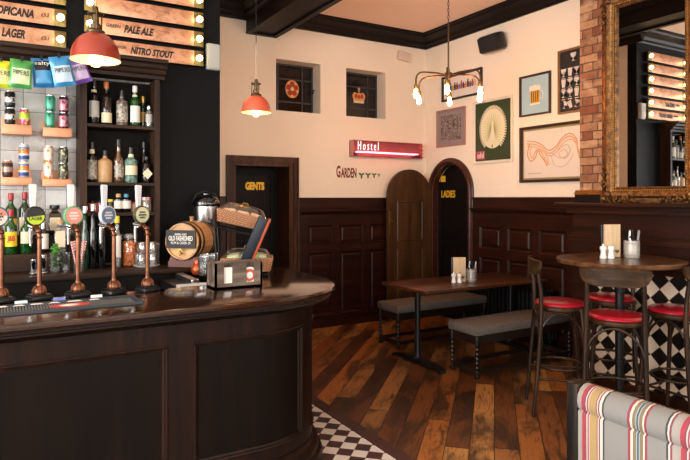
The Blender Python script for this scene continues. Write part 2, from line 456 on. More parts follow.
o = struct(b.build('trim_8', m_mahogx, smooth=0, recalc=True)); o.location = (3.08, YA-.001, 0)
b = panelling(.65, [(.05, .6)], [(.14, .93), (1.0, 1.26)], 1.6, 1.43)
o = struct(b.build('trim_9', m_mahogx, smooth=0)); o.location = (1.51, YA-.001, 0)
Lb = 5.345-3.41
b = panelling(Lb, [(.115+.448*k, .475+.448*k) for k in range(4)], [(.14, .89), (.97, 1.25)], 1.59, 1.457)
o = struct(b.build('trim_10', m_mahogx, smooth=0)); o.location = (XB-.001, 5.345, 0); o.rotation_euler = (0, 0, -PI/2)
b = panelling(1.9, [(.1+.45*k, .46+.45*k) for k in range(4)], [(.14, .89), (.97, 1.25)], 1.59, 1.457)
o = struct(b.build('trim_11', m_mahogx, smooth=0)); o.location = (XB-.001, 2.22, 0); o.rotation_euler = (0, 0, -PI/2)

# ---- lower chimney breast: tiles, panelling, mantel
m_ftile = checker_mat('harlequin_wall_tiles', '#14110f', '#d8c4ae', .105, 'yz', 45, '#8a7c6c', '#0c0b0a', .3, (.03, .02))
struct(MB().box(XC-.02, XC-.001, 2.23, 3.27, .075, .985).build('wall_tile_panel', m_ftile, smooth=0))
b = MB(); x = XC-.001
b.box(x-.05, x, 2.2, 3.42, 0, .075); b.box(x-.045, x, 3.27, 3.42, .075, 1.02)
b.box(x-.04, x, 2.2, 3.42, .985, 1.5)
b.box(x-.065, x, 2.2, 3.42, .985, 1.02)
for z0, z1, d in ((1.10, 1.12, .055), (1.12, 1.21, .05), (1.21, 1.235, .09), (1.235, 1.25, .1), (1.25, 1.27, .06), (1.45, 1.49, .12), (1.49, 1.505, .16)): b.box(x-d, x-.03, 2.2, 3.43, z0, z1)
struct(b.build('trim_12', m_mahogy, smooth=0))
struct(MB().cbox((XC-.075, 2.82, 1.522), (.27, 1.34, .034), b=.008).build('trim_13', m_mahogy, smooth=0))
b = MB(); b.box(XC-.03, XC-.001, 2.2, 3.41, 1.54, 1.61); b.box(XC-.0, XB-.04, 3.381, 3.41, 1.54, 1.61)
struct(b.build('trim_14', m_crown, smooth=0))
b = MB(); b.prism([(XC-.001, 1.61), (XC-.035, 1.61), (XC-.032, 1.625), (XC-.02, 1.632), (XC-.018, 1.645), (XC-.001, 1.65)][::-1], 2.2, 3.415, 'xz')
struct(b.build('trim_15', m_brass, smooth=20))

# ---- gents door
b = MB()
def architrave(b, x0, x1, zt, w, y):
    for a, c, d in ((0, .018, .05), (.018, .04, .036), (.04, .06, .042), (.06, w, .026)):
        b.box(x0-w+a, x0-w+c, y-d, y, 0, zt+w-a); b.box(x1+w-c, x1+w-a, y-d, y, 0, zt+w-a); b.box(x0-w+c, x1+w-c, y-d, y, zt+w-c, zt+w-a)
architrave(b, 2.262, 2.96, 1.965, .095, YA)
b.box(2.262, 2.28, YA-.02, YA+.33, 0, 1.965); b.box(2.942, 2.96, YA-.02, YA+.33, 0, 1.965); b.box(2.262, 2.96, YA-.02, YA+.33, 1.947, 1.965)
struct(b.build('trim_16', m_frame, smooth=0))
b = MB(); y0 = YA+.33; dx0, dx1 = 2.281, 2.941
b.box(dx0, dx1, y0+.012, y0+.045, .01, 1.945)
for a, c, d, e in ((dx0, dx0+.09, .01, 1.945), (dx1-.09, dx1, .01, 1.945), (dx0+.09, dx1-.09, 1.86, 1.945), (dx0+.09, dx1-.09, .95, 1.07), (dx0+.09, dx1-.09, .01, .2)): b.box(a, c, y0, y0+.012, d, e)
d1 = struct(b.build('door_1', m_door, smooth=0))
def part_text(name, body, w, h, c, mat, parent, **kw):
    b = MB(); add_text(b, body, w, h, c, **kw); return b.build(name, mat, parent, smooth=0, recalc=False)
gx0, gx1 = XonY(245.3, y0), XonY(264.3, y0)
part_text('lettering', 'GENTS', gx1-gx0, .098, ((gx0+gx1)/2, y0-.004, Zat(186, (gx0+gx1)/2, y0)), m_gold_letter, d1, thick=.004, bold=.06)
b = MB(); b.cyl((2.36, y0, 1.0), (2.36, y0-.045, 1.0), .012); b.ball((2.36, y0-.06, 1.0), .028); b.build('door_knob', m_brass, d1)
m_archw = wood('red_brown_arch_wood', ['#210c07', '#3a170d', '#542414'], 1, .32, 14, 14, coat=.2)
# ---- arched ladies doorway: moulded arch, open leaf folded back on the long wall
b = MB()
def arch_path(r, n=28, zl=0.0):
    p = [(AY-r, zl)] + [(AY-r*math.cos(PI*i/n), AZ+r*math.sin(PI*i/n)) for i in range(n+1)] + [(AY+r, zl)]
    return p
prof = [(.36, .004), (.362, .04), (.385, .055), (.40, .05), (.41, .036), (.43, .03), (.437, .02), (.437, 0)]
for (ra, da), (rb, db) in zip(prof, prof[1:]):
    P, Q = arch_path(ra), arch_path(rb)
    for i in range(len(P)-1):
        b.quad([(XB-da, P[i][0], P[i][1]), (XB-da, P[i+1][0], P[i+1][1]), (XB-db, Q[i+1][0], Q[i+1][1]), (XB-db, Q[i][0], Q[i][1])])
P = arch_path(.357)
for i in range(len(P)-1): b.quad([(XB-.004, P[i][0], P[i][1]), (XB-.004, P[i+1][0], P[i+1][1]), (XB+.088, P[i+1][0], P[i+1][1]), (XB+.088, P[i][0], P[i][1])])
struct(b.build('trim_17', m_archw, smooth=30))
struct(MB().box(XB+.42, XB+.46, 5.2, 6.4, 0, 2.2).build('wall_lobby', m_black, smooth=0))
b = MB(); lx = XB+.1
b.box(lx, lx+.04, 5.43, 6.14, 0, 2.01)
for a, c, d, e in ((5.43, 5.52, 0, 1.8), (6.05, 6.14, 0, 1.8), (5.52, 6.05, 1.72, 1.8), (5.52, 6.05, .95, 1.05), (5.52, 6.05, 0, .2)): b.box(lx-.012, lx, a, c, d, e)
d3 = struct(b.build('door_3', m_door, smooth=0))
ly0, ly1 = YonX(441.7, lx-.012), YonX(455.4, lx-.012)
b = MB(Matrix.Translation((lx-.016, (ly0+ly1)/2, Zat(194, lx, (ly0+ly1)/2))) @ Matrix.Rotation(-PI/2, 4, 'Z'))
add_text(b, 'LADIES', ly0-ly1, .095, (0, 0, 0), thick=.004, bold=.02); b.build('lettering', m_gold_letter, d3, smooth=0, recalc=False)
yy = YonX(443.4, lx-.012); b = MB(); b.box(lx-.016, lx-.012, yy-.045, yy+.045, Zat(182, lx, yy), Zat(176, lx, yy)); b.build('sign_plate', m_gold_letter, d3, smooth=0)
# leaf: local x along the leaf, hinged at the corner
def leaf_outline(ins, R=.355, zs=1.60, z0=.01):
    return [(-R+ins, z0+ins), (R-ins, z0+ins)] + [((R-ins)*math.cos(PI*i/24), zs+(R-ins)*math.sin(PI*i/24)) for i in range(25)]
b = MB(); b.prism(leaf_outline(0), -.02, .02, 'xz')
for (x0, x1, z0, z1) in ((-.21, .21, 1.02, 1.54), (-.21, .21, .2, .92)):
    for a, c, ya, yc in ((0, .012, -.021, -.03), (.012, .028, -.03, -.012), (.028, .03, -.012, -.0205)):
        o_ = [(x0+a, z0+a), (x1-a, z0+a), (x1-a, z1-a), (x0+a, z1-a)]; i_ = [(x0+c, z0+c), (x1-c, z0+c), (x1-c, z1-c), (x0+c, z1-c)]
        for k in range(4):
            j = (k+1) % 4; b.quad([(o_[k][0], ya, o_[k][1]), (o_[j][0], ya, o_[j][1]), (i_[j][0], yc, i_[j][1]), (i_[k][0], yc, i_[k][1])])
d2 = struct(b.build('door_2', m_leaf, smooth=25)); d2.location = (4.625, 6.165, 0)
b = MB(); b.cbox((-.31, -.024, 1.26), (.045, .006, .3), b=.002); b.build('push_plate', m_brass, d2, smooth=20)
b = MB(); b.cyl((-.31, -.027, 1.28), (-.31, -.05, 1.28), .008); b.ball((-.31, -.055, 1.28), .014); b.build('latch_knob', m_brass, d2)

# ---- little leaded windows high in the long wall
m_lead = plain('lead_grey_window_bars', '#3c3c40', .5, .2)
m_pane = NT('dark_leaded_glass'); nn = m_pane.noise(m_pane.coords(), 30, 3); m_pane.set(col=m_pane.ramp(nn, [(.4, srgb('#100d0b')), (.7, srgb('#2a2019'))]), rough=.12); m_pane.bump(nn, .2, .004); m_pane = m_pane.m
m_em1 = plain('amber_stained_glass', '#d89a5c', .25); m_em2 = plain('red_stained_glass', '#a8432a', .25); m_em3 = plain('pale_stained_glass', '#dcc39a', .25)
def leaded(name, x0, x1, z0, z1, handle):
    y = YA+.2
    b = MB(); t = .022
    for a, c, d, e in ((x0, x0+t, z0, z1), (x1-t, x1, z0, z1), (x0, x1, z0, z0+t), (x0, x1, z1-t, z1)): b.box(a, c, y, y+.05, d, e)
    w, h = x1-x0, z1-z0
    for f in (.2, .76): b.box(x0+w*f-.009, x0+w*f+.009, y+.01, y+.03, z0, z1)
    for f in (.24, .7): b.box(x0, x1, y+.01, y+.03, z0+h*f-.009, z0+h*f+.009)
    o = struct(b.build(name, m_lead, smooth=0))
    MB().box(x0+.01, x1-.01, y+.018, y+.024, z0+.01, z1-.01).build('window_pane', m_pane, o, smooth=0)
    if handle:
        b = MB(); b.tube([(x1-.01, y-.03, z0+.27), (x1-.03, y-.05, z0+.3), (x1+.0, y-.05, z0+.31)], .008); b.tube([(x0+w*.45, y, z1-.02), (x0+w*.5, y-.04, z1-.05), (x0+w*.4, y-.03, z1-.07)], .007)
        b.build('window_latch', m_blackmet, o)
    return o, y
w1, wy = leaded('window_1', 2.78, 3.37, 2.61, 3.215, True)
cx, cz = XonY(292.5, wy), Zat(89, XonY(292.5, wy), wy)
def disc(b, x, z, r, y, t, mi=0, sz=1.0, n=24): b.prism([(x+r*math.cos(2*PI*i/n), z+sz*r*math.sin(2*PI*i/n)) for i in range(n)], y-t, y, 'xz', mi); return b
b = MB(); disc(b, cx, cz, .092, wy+.012, .004, 0, 1.2); 
for k in range(5):
    a = PI/2+2*PI*k/5; disc(b, cx+.05*math.cos(a), cz+.06*math.sin(a), .033, wy+.008, .004, 1)
    a += PI/5; disc(b, cx+.074*math.cos(a), cz+.088*math.sin(a), .012, wy+.008, .003, 2)
disc(b, cx, cz, .022, wy+.004, .004, 2); b.build('rose_emblem', [m_em1, m_em2, m_em3], w1, smooth=0)
w2, wy = leaded('window_2', 3.735, 4.335, 2.61, 3.215, False)
cx, cz = XonY(359.2, wy), Zat(95.5, XonY(359.2, wy), wy)
b = MB()
b.prism([(cx-.075, cz-.1), (cx+.075, cz-.1), (cx+.08, cz-.07), (cx-.08, cz-.07)], wy+.006, wy+.012, 'xz', 2)
b.prism([(cx-.08, cz-.07), (cx+.08, cz-.07), (cx+.1, cz+.0), (cx+.07, cz+.04), (cx+.02, cz+.025), (cx, cz+.045), (cx-.02, cz+.025), (cx-.07, cz+.04), (cx-.1, cz)], wy+.006, wy+.012, 'xz', 0)
for s in (-1, 1): disc(b, cx+s*.045, cz-.012, .024, wy+.004, .003, 1, 1.3)
disc(b, cx, cz-.02, .018, wy+.004, .003, 1, 1.6); disc(b, cx, cz+.06, .014, wy+.006, .004, 0); b.box(cx-.006, cx+.006, wy+.002, wy+.008, cz+.07, cz+.105, 2); b.box(cx-.018, cx+.018, wy+.002, wy+.008, cz+.082, cz+.092, 2)
b.build('crown_emblem', [m_em1, m_em2, m_em3], w2, smooth=0)

# lettering painted on the long wall
gt = thing('wall_lettering', 'dark red painted word GARDEN with small green leaves below the neon sign', 'lettering', (0, YA, 0))
m_dred = plain('dark_red_paint', '#6e1a1c', .5); m_green = plain('leaf_green_paint', '#3f6a24', .5)
xa, xb_ = XonY(336.4, YA), XonY(356.5, YA); zc = Zat(172.3, xa, YA)
part_text('large_letter', 'G', (xb_-xa)*.2, .15, (xa+(xb_-xa)*.1, -.003, zc+.01), m_dred, gt, thick=.003, bold=.03)
part_text('letters', 'ARDEN', (xb_-xa)*.77, .125, (xa+(xb_-xa)*.61, -.003, zc-.002), m_dred, gt, thick=.003, bold=.03)
b = MB()
for px, r in ((361.5, .066), (368, .062), (374, .055), (378.8, .034)):
    x = XonY(px, YA); z = Zat(175, x, YA)
    for k in range(3):
        a = .5+k*2.1; q = r*.36; b.prism([(x+math.cos(a)*q+q*math.cos(a)*math.cos(t)-.55*q*math.sin(a)*math.sin(t), z+math.sin(a)*q+q*math.sin(a)*math.cos(t)+.55*q*math.cos(a)*math.sin(t)) for t in [2*PI*i/10 for i in range(10)]], -.003-.001*k, 0, 'xz')
b.build('leaf_motif', m_green, gt, smooth=0)
# ------------------------------------------------------------------ the bar counter
m_bar = wood('dark_bar_wood', ['#0c0604', '#1a0d07', '#29150c'], 0, .32, 15, 14, coat=.06, bump=.12, spec=.22)
m_barv = wood('dark_bar_wood_upright', ['#0d0604', '#1c0e07', '#2c160c'], 2, .36, 15, 14, coat=.0, bump=.1, spec=.16)
m_barpan = wood('bar_panel_wood', ['#090604', '#120b07', '#1a100a'], 2, .42, 10, 10, coat=0, bump=.14, spec=.1)
m_top = wood('polished_bar_top', ['#100704', '#28130a', '#3f2011'], 0, .14, 12, 12, coat=.6, bump=.06)
BZ, BC = 1.06, (1.19, 3.4)
def bar_path(x0=-2.4, x1=4.08, R=.65, s0=None, a0=-90, a1=0, n=20, part='all'):
    P = []
    if part in ('all', 'front'): P += [(x, BC[1]-R, 0, -1) for x in (x0, (x0+BC[0])/2)]
    P += [(BC[0]+R*math.cos(math.radians(a)), BC[1]+R*math.sin(math.radians(a)), math.cos(math.radians(a)), math.sin(math.radians(a))) for a in [a0+(a1-a0)*i/n for i in range(n+1)]]
    if part == 'all' and x1 is not None: P += [(BC[0]+R, (BC[1]+x1)/2, 1, 0), (BC[0]+R, x1, 1, 0)]
    return P
bar = thing('bar_counter', 'long dark wooden bar counter with rounded end and polished top', 'bar counter', (-.2, 3.0, 0))
def wb(b, name, mat, parent, root, **kw):
    """builds a mesh given in room coordinates under a thing that stands elsewhere"""
    if root.rotation_euler.z == 0: bmesh.ops.translate(b.bm, verts=b.bm.verts, vec=-Vector(root.location))
    return b.build(name, mat, parent, **kw)
full = bar_path()
wb(MB().sweep(full, [(-.645, 1.025), (-.65, 1.03), (-.65, BZ), (-.018, BZ), (-.006, BZ-.004), (0, BZ-.014), (-.002, BZ-.026), (-.012, BZ-.034), (-.02, 1.022)]), 'countertop', m_top, bar, bar)
wb(MB().sweep(full, [(-.6, 1.0), (-.6, 1.024), (-.028, 1.021), (-.024, 1.012), (-.034, 1.006), (-.03, .998), (-.045, .985), (-.075, .978), (-.09, .968), (-.12, .962), (-.6, .962)]), 'edge_moulding', m_bar, bar, bar)
# carcass with frieze, stiles, rails
wb(MB().sweep(full, [(-.155, .0), (-.155, .964), (-.61, .964), (-.61, 0)]), 'carcass', m_barpan, bar, bar)
b = MB()
def strip(path, z0, z1, d0=-.156, d1=-.143): b.sweep(path, [(d0, z0), (d1, z0), (d1, z1), (d0, z1)])
strip(full, .86, .964); strip(full, .17, .235)
P1, P2 = (-.62, .706), (.832, -55)
def seg(x0, x1): return [(x0, BC[1]-.65, 0, -1), (x1, BC[1]-.65, 0, -1)]
def aseg(a0, a1, n=6): return bar_path(a0=a0, a1=a1, n=n, part='arc')
for p in (seg(-2.4, -2.3), seg(-.74, -.62), seg(.706, .832), aseg(-55, -40), aseg(-5, 0)): strip(p, .235, .86)
strip([(1.84, 3.4, 1, 0), (1.84, 3.46, 1, 0)], .235, .86); strip([(1.84, 4.0, 1, 0), (1.84, 4.08, 1, 0)], .235, .86)
wb(b, 'stiles_and_rails', m_barv, bar, bar, smooth=30)
pf = [(-.156, 0), (-.137, 0), (-.134, .006), (-.138, .014), (-.145, .018), (-.15, .028), (-.156, .03)]
def panel(path):
    b = MB()
    b.sweep(path, [(o, .235+z) for o, z in pf]); b.sweep(path, [(o, .86-z) for o, z in pf][::-1])
    for (x, y, nx, ny), s in ((path[0], 1), (path[-1], -1)):
        tx, ty = -ny*s, nx*s
        A = [b.v((x+nx*o+tx*z, y+ny*o+ty*z, .25)) for o, z in pf]; B = [b.v((x+nx*o+tx*z, y+ny*o+ty*z, .845)) for o, z in pf]
        for k in range(len(pf)-1): b.face([A[k], A[k+1], B[k+1], B[k]])
    wb(b, 'panel_moulding', m_barv, bar, bar, smooth=30)
panel(seg(-2.3, -.74)); panel(seg(-.62, .706))
panel([(.832, BC[1]-.65, 0, -1)] + bar_path(a0=-90, a1=-55, n=12, part='arc')); panel(aseg(-40, -5, 10)); panel([(1.84, 3.46, 1, 0), (1.84, 4.0, 1, 0)])
wb(MB().sweep(full, [(-.16, .009), (-.08, .009), (-.08, .05), (-.088, .075), (-.105, .09), (-.108, .125), (-.125, .15), (-.138, .158), (-.138, .172), (-.16, .172)]), 'plinth', m_barv, bar, bar, smooth=30)

# ------------------------------------------------------------------ back bar
bb = thing('back_bar_counter', 'low dark counter along the black wall carrying bottles and glasses', 'counter', (-.5, 4.3, 0))
wb(MB().cbox((-.7, 4.345, 1.073), (4.98, .5, .034), b=.006), 'counter_top', m_darkshelfx, bb, bb)
wb(MB().box(-3.19, 1.79, 4.14, 4.59, .0, 1.056), 'cabinet', m_door, bb, bb, smooth=0)
for k in range(7): wb(MB().cbox((-2.85+.66*k, 4.132, .55), (.62, .016, .8), b=.004), 'cabinet_door', m_door, bb, bb)
# the tall shelving unit
XL, XR = .479, 1.026
sh = thing('shelving_unit', 'dark wooden bottle shelving with three boards beside the black wall', 'shelves', ((XL+XR)/2, 4.55, 1.09))
wb(MB().box(XL, XL+.045, 4.45, YT-.002, 1.091, 2.46), 'side_panel', m_darkshelf, sh, sh, smooth=0)
wb(MB().box(XR-.036, XR, 4.45, YT-.002, 1.091, 2.46), 'side_panel', m_darkshelf, sh, sh, smooth=0)
m_back = wood('slate_dark_boards', ['#0e0b09', '#1b1612'], 2, .6, 20, 10, spec=.1)
wb(MB().box(XL+.045, XR-.036, YT-.012, YT-.002, 1.091, 2.46), 'back_panel', m_back, sh, sh, smooth=0)
SZ = [1.475, 1.692, 2.108]
for z in SZ: wb(MB().box(XL+.045, XR-.036, 4.455, YT-.013, z-.022, z), 'shelf', m_darkshelfx, sh, sh, smooth=0)
b = MB(); b.prism([(4.60, 2.462), (4.44, 2.462), (4.435, 2.485), (4.41, 2.495), (4.40, 2.52), (4.37, 2.53), (4.36, 2.555), (4.33, 2.565), (4.33, 2.59), (4.60, 2.59)][::-1], -2.6, 1.06, 'yz')
tag(b.build('shelf_cornice', m_darkshelfx, smooth=20), 'stepped dark wooden cornice running above the tiles and bottle shelves', 'cornice')
# stepped riser under the tiles
b = MB(); b.box(-1.6, .455, 4.42, 4.565, 1.186, 1.206); b.box(-1.6, .455, 4.44, 4.455, 1.091, 1.186); b.box(-1.6, .455, 4.57, 4.69, 1.30, 1.32); b.box(-1.6, .455, 4.57, 4.585, 1.091, 1.30)
tag(b.build('bottle_riser', m_darkshelfx, smooth=0), 'two-step wooden bottle riser on the back counter below the tiles', 'bottle rack')

# copper wall shelves
m_cush = plain('satin_copper_sheet', '#d9a07c', .45, .45, var=(8, '#cc8f6a'))
def copper_shelf(x0, x1, zb, zt):
    r = thing('copper_shelf', '', 'shelf', ((x0+x1)/2, 4.62, zb), group='copper shelves on the tiles'); w = (x1-x0)/2
    MB().cbox((0, -.0, (zt-zb)/2), (2*w, .14, zt-zb), b=.0015).build('shelf_board', m_cush, r)
    MB().cbox((0, .073, (zt-zb)/2+.035), (2*w, .006, zt-zb+.05), b=.001).build('back_plate', m_cush, r); return r
CSH = [(.006, .187, 2.015, 2.08, 'copper wall shelf holding the black cans and one pink can'), (.255, .437, 2.01, 2.072, 'copper wall shelf holding the mint green and pink-topped cans'),
       (.006, .187, 1.668, 1.72, 'copper wall shelf holding the blue-and-orange cans'), (.252, .437, 1.662, 1.712, 'copper wall shelf holding the yellow and olive cans')]
for x0, x1, z0, z1, lb in CSH: copper_shelf(x0, x1, z0, z1)['label'] = lb

# cans: body with printed bands
def bands(name, stops, rough=.3, metal=.3, noise=None):
    t = NT(name); x, y, z = t.xyz()
    c = t.ramp(t.math('DIVIDE', z, .115), [(p, srgb(h)) for p, h in stops], 'CONSTANT')
    if noise:
        v = t.n('ShaderNodeTexVoronoi'); t.put(v.inputs['Vector'], t.coords((1, 1, .8))); v.inputs['Scale'].default_value = noise[0]
        f = t.math('LESS_THAN', v.outputs['Distance'], noise[1]); c = t.mix(f, c, srgb(noise[2]))
    t.set(col=c, rough=rough, metal=metal); return t.m
m_can = {
 'black': bands('black_white_can', [(0, '#1a1718'), (.3, '#c9c2bd'), (.62, '#1f1b1c')], noise=(45, .38, '#2a2425')),
 'pink': bands('pink_lime_can', [(0, '#c3497a'), (.35, '#a8c23a'), (.75, '#d2477f')], noise=(50, .35, '#c9d84d')),
 'mint': bands('mint_green_can', [(0, '#4aa583'), (.8, '#3c9473')], noise=(38, .4, '#2c6b58')),
 'rose': bands('rose_black_can', [(0, '#2a1b1f'), (.12, '#c48a94'), (.78, '#2b1c20')], noise=(48, .36, '#8e3b50')),
 'blue': bands('white_blue_orange_can', [(0, '#b9b3ae'), (.1, '#2e4e8c'), (.32, '#d9d4cd'), (.42, '#d9772f'), (.7, '#5d86b8'), (.82, '#d8d2ca')]),
 'amber': bands('copper_black_can', [(0, '#3a2a24'), (.3, '#9a7f6e'), (.62, '#2e2320'), (.85, '#c07a4a')]),
 'sun': bands('white_yellow_can', [(0, '#d8d0c6')], noise=(42, .42, '#e0912b')),
 'olive': bands('olive_leaf_can', [(0, '#4a4a38'), (.8, '#2f2f26')], noise=(50, .4, '#a5a58a'))}
CANPROF = [(0, 0), (.026, 0), (.03, .006), (.033, .014), (.033, .098), (.029, .108), (.027, .110)]
def can(kind, px, row, y, label, shelf, base=None):
    x = XonY(px, y); r = thing('drinks_can', label, 'can', (x, y, base), group='drinks cans on the copper shelves')
    MB().lathe(CANPROF, seg=20).build('can_body', m_can[kind], r)
    MB().lathe([(.027, .110), (.0275, .115), (.025, .115), (.024, .112), (0, .112)], seg=20).build('can_lid', m_steel, r)
Z1, Z2, Z3, Z4 = 2.081, 2.073, 1.721, 1.713
for k, px, z, n, lb in (('black', 10, Z1, 0, 'black-and-white drinks can, bottom of the stack beside the pink can'), ('black', 10, Z1, 1, 'black-and-white drinks can, top of the stack beside the pink can'),
    ('pink', 24.6, Z1, 0, 'single pink-and-lime drinks can on a copper shelf'), ('mint', 50, Z2, 0, 'mint green drinks can, bottom of its stack of two'), ('mint', 50.4, Z2, 1, 'mint green drinks can, top of its stack of two'),
    ('rose', 63.6, Z2, 0, 'dusky pink and black drinks can, bottom of its stack'), ('rose', 63.8, Z2, 1, 'dusky pink and black drinks can, top of its stack'),
    ('blue', 23.8, Z3, 0, 'blue, orange and white drinks can, bottom of its stack'), ('blue', 24, Z3, 1, 'blue, orange and white drinks can, top of its stack'), ('amber', 7.6, Z3, 0, 'single copper-topped dark drinks can on the lower copper shelf'),
    ('sun', 48.7, Z4, 0, 'white-and-yellow drinks can, bottom of its stack'), ('sun', 48.7, Z4, 1, 'white-and-yellow drinks can, top of its stack'),
    ('olive', 63.2, Z4, 0, 'olive drinks can with pale leaves, bottom of its stack'), ('olive', 63.3, Z4, 1, 'olive drinks can with pale leaves, top of its stack')):
    can(k, px, n, 4.60, lb, None, z+n*.1155)

# ------------------------------------------------------------------ bottles
m_gl = {'dark': plain('dark_bottle_glass', '#120d0a', .06, coat=.5), 'black': plain('black_bottle_glass', '#08080a', .08, coat=.5), 'green': plain('green_bottle_glass', '#0a2c10', .05, coat=.6, var=(26, '#154d1c')),
        'dgreen': plain('deep_green_bottle_glass', '#0f2e1a', .06, coat=.6), 'clear': clear_glass('clear_bottle_glass', '#d8dcd8', .14, .12), 'amber': clear_glass('amber_spirit_glass', '#8a5a2c', .14, .35),
        'tan': plain('tan_stoneware', '#a9855a', .45, var=(30, '#b8946a')), 'teal': plain('teal_patterned_glass', '#2a4a44', .12, var=(40, '#8aa69a')), 'brown': plain('brown_bottle_glass', '#1c110b', .08, coat=.5),
        'skin': plain('patterned_clear_bottle', '#8a7e74', .15, var=(60, '#2b211c'))}
m_lab = {'cream': plain('cream_label', '#d6c9aa', .6), 'white': plain('white_label', '#dad7cf', .6), 'yellow': plain('yellow_label', '#e6c21f', .55), 'grey': plain('grey_label', '#a8a49c', .6),
         'pattern': plain('engraved_label', '#b9b2a2', .5, var=(45, '#1a1614')), 'gold': plain('gold_label', '#b08a3c', .4, .3)}
m_cap = {'black': m_blackpl, 'red': plain('red_cap', '#a01f28', .35), 'orange': plain('amber_wax_cap', '#b8682a', .4), 'white': plain('white_cap', '#d0cec6', .4), 'cork': plain('cork', '#c49a68', .7),
         'blue': plain('blue_cap', '#3f7f9a', .4), 'gold': plain('gold_cap', '#b59343', .3, .8), 'silver': m_steel, 'yellow': plain('yellow_cap', '#d3c62f', .4)}
m_ink = plain('black_ink', '#17130f', .6); m_redink = plain('red_ink', '#b3202a', .6)
def bottle(x, y, z, h, r, glass, cap, label, cat_label, lab=(.18, .5), neck=.014, shoulder=.62, caph=.045, group='spirit bottles on the back bar', square=False, text=None, diamond=False, lab2=None, name='spirit_bottle', cat='bottle'):
    t = thing(name, cat_label, cat, (x, y, z), group=group)
    s = h*shoulder; nk = neck; body_h = h-caph
    prof = [(0, .0), (r*.92, 0), (r, .006), (r, s), (r*.93, s+.1*(body_h-s)), (r*.62, s+.33*(body_h-s)), (nk*1.15, s+.55*(body_h-s)), (nk, body_h-.01), (nk*1.12, body_h-.006), (nk*1.12, body_h)]
    b = MB(); b.lathe(prof, seg=4 if square else 20, a0=PI/4 if square else 0, a1=2*PI+(PI/4 if square else 0)); b.build('bottle_glass', m_gl[glass], t, smooth=40)
    MB().lathe([(nk*1.25, body_h-.004), (nk*1.3, body_h+.002), (nk*1.25, h-.002), (nk*1.1, h), (0, h)], seg=16).build('bottle_cap', m_cap[cap], t)
    if label:
        la, lb_ = lab; rr = r*1.012
        if diamond:
            b = MB(); w = .036; b.prism([(-w, h*.34), (0, h*.34-w*1.15), (w, h*.34), (0, h*.34+w*1.15)], -rr-.002, -rr, 'xz'); b.build('label', m_lab[label], t, smooth=0)
        elif square:
            q = r*.7071; MB().box(-q*.85, q*.85, -q-.002, -q-.0002, h*la, h*lb_).build('label', m_lab[label], t, smooth=0)
        else:
            MB().lathe([(rr, h*la), (rr, h*lb_)], seg=18, a0=PI*1.5-1.25, a1=PI*1.5+1.25).build('label', m_lab[label], t)
        if lab2: MB().lathe([(nk*1.5, h*lab2[0]), (nk*1.2, h*lab2[1])], seg=12, a0=PI, a1=2*PI).build('neck_label', m_lab['cream'], t)
        if text:
            b = MB(); add_text(b, text[0], r*text[1], h*text[2], (0, -rr-.003, h*(la+lb_)/2), thick=.002, bold=.02); b.build('label_lettering', text[3], t, smooth=0, recalc=False)
    return t
def B(px, ybot_shelf, ytop, Y, r, *a, **k):
    x = XonY(px, Y); zt = Zat(ytop, x, Y); bottle(x, Y, ybot_shelf, zt-ybot_shelf, r, *a, **k)
z1, z2, z3, zc, zr, zf = SZ[2]+.001, SZ[1]+.001, SZ[0]+.001, 1.091, 1.321, 1.207
g1 = 'spirit bottles on the top board'; g2 = 'spirit bottles on the middle board'
B(94, z1, 80, 4.53, .036, 'dark', 'black', 'grey', 'dark spirit bottle with tall pale label, first along the top board', lab=(.16, .52), group=g1, lab2=(.7, .78))
B(106.5, z1, 82, 4.53, .037, 'brown', 'orange', 'cream', 'dark bottle with amber cap and low cream label on the top board', lab=(.05, .28), group=g1, lab2=(.5, .62))
B(122, z1, 90.5, 4.53, .041, 'skin', 'black', 'pattern', 'squat engraved clear bottle on the top board', lab=(.1, .6), group=g1, shoulder=.68)
B(135, z1, 86, 4.52, .036, 'green', 'white', 'white', 'green bottle with large white label on the top board', lab=(.1, .5), group=g1, lab2=(.66, .78))
B(143, z1, 96.5, 4.6, .026, 'dgreen', 'gold', 'gold', 'slim bottle with gold neck behind the small clear flask', lab=(.2, .5), group=g1)
B(149, z1, 106, 4.52, .027, 'clear', 'silver', 'grey', 'small clear flask with pale label at the end of the top board', lab=(.25, .6), group=g1, shoulder=.7, caph=.02)
B(92, z2, 142, 4.53, .036, 'black', 'black', 'pattern', 'black bottle with white engraved pattern on the middle board', lab=(.08, .55), group=g2, lab2=(.68, .82))
B(105, z2, 150.5, 4.53, .05, 'tan', 'black', None, 'wide tan stoneware bottle with black stopper', group=g2, shoulder=.66, caph=.035)
B(118.6, z2, 139.5, 4.53, .036, 'amber', 'black', 'pattern', 'clear long-necked bottle with round pale label on the middle board', lab=(.12, .4), group=g2, shoulder=.5)
B(131, z2, 147.5, 4.53, .045, 'teal', 'black', 'cream', 'teal patterned bottle with cream square label', lab=(.22, .48), group=g2, lab2=(.72, .82))
B(144, z2, 142, 4.61, .028, 'dark', 'black', None, 'tall dark bottle behind the diamond-labelled bottle', group=g2)
B(146.5, z2, 156.5, 4.52, .038, 'black', 'black', 'cream', 'dark apothecary bottle with cream diamond label', group=g2, diamond=True, shoulder=.72, caph=.02)
g3 = 'small bottles and jars on the lowest board'
B(118.5, z3, 193.8, 4.53, .033, 'black', 'cork', 'white', 'stubby black bottle with cork stopper on the lowest board', lab=(.2, .62), group=g3, shoulder=.7, caph=.022)
B(126.4, z3, 193.8, 4.53, .033, 'black', 'blue', 'white', 'stubby black bottle with blue stopper on the lowest board', lab=(.2, .62), group=g3, shoulder=.7, caph=.022)
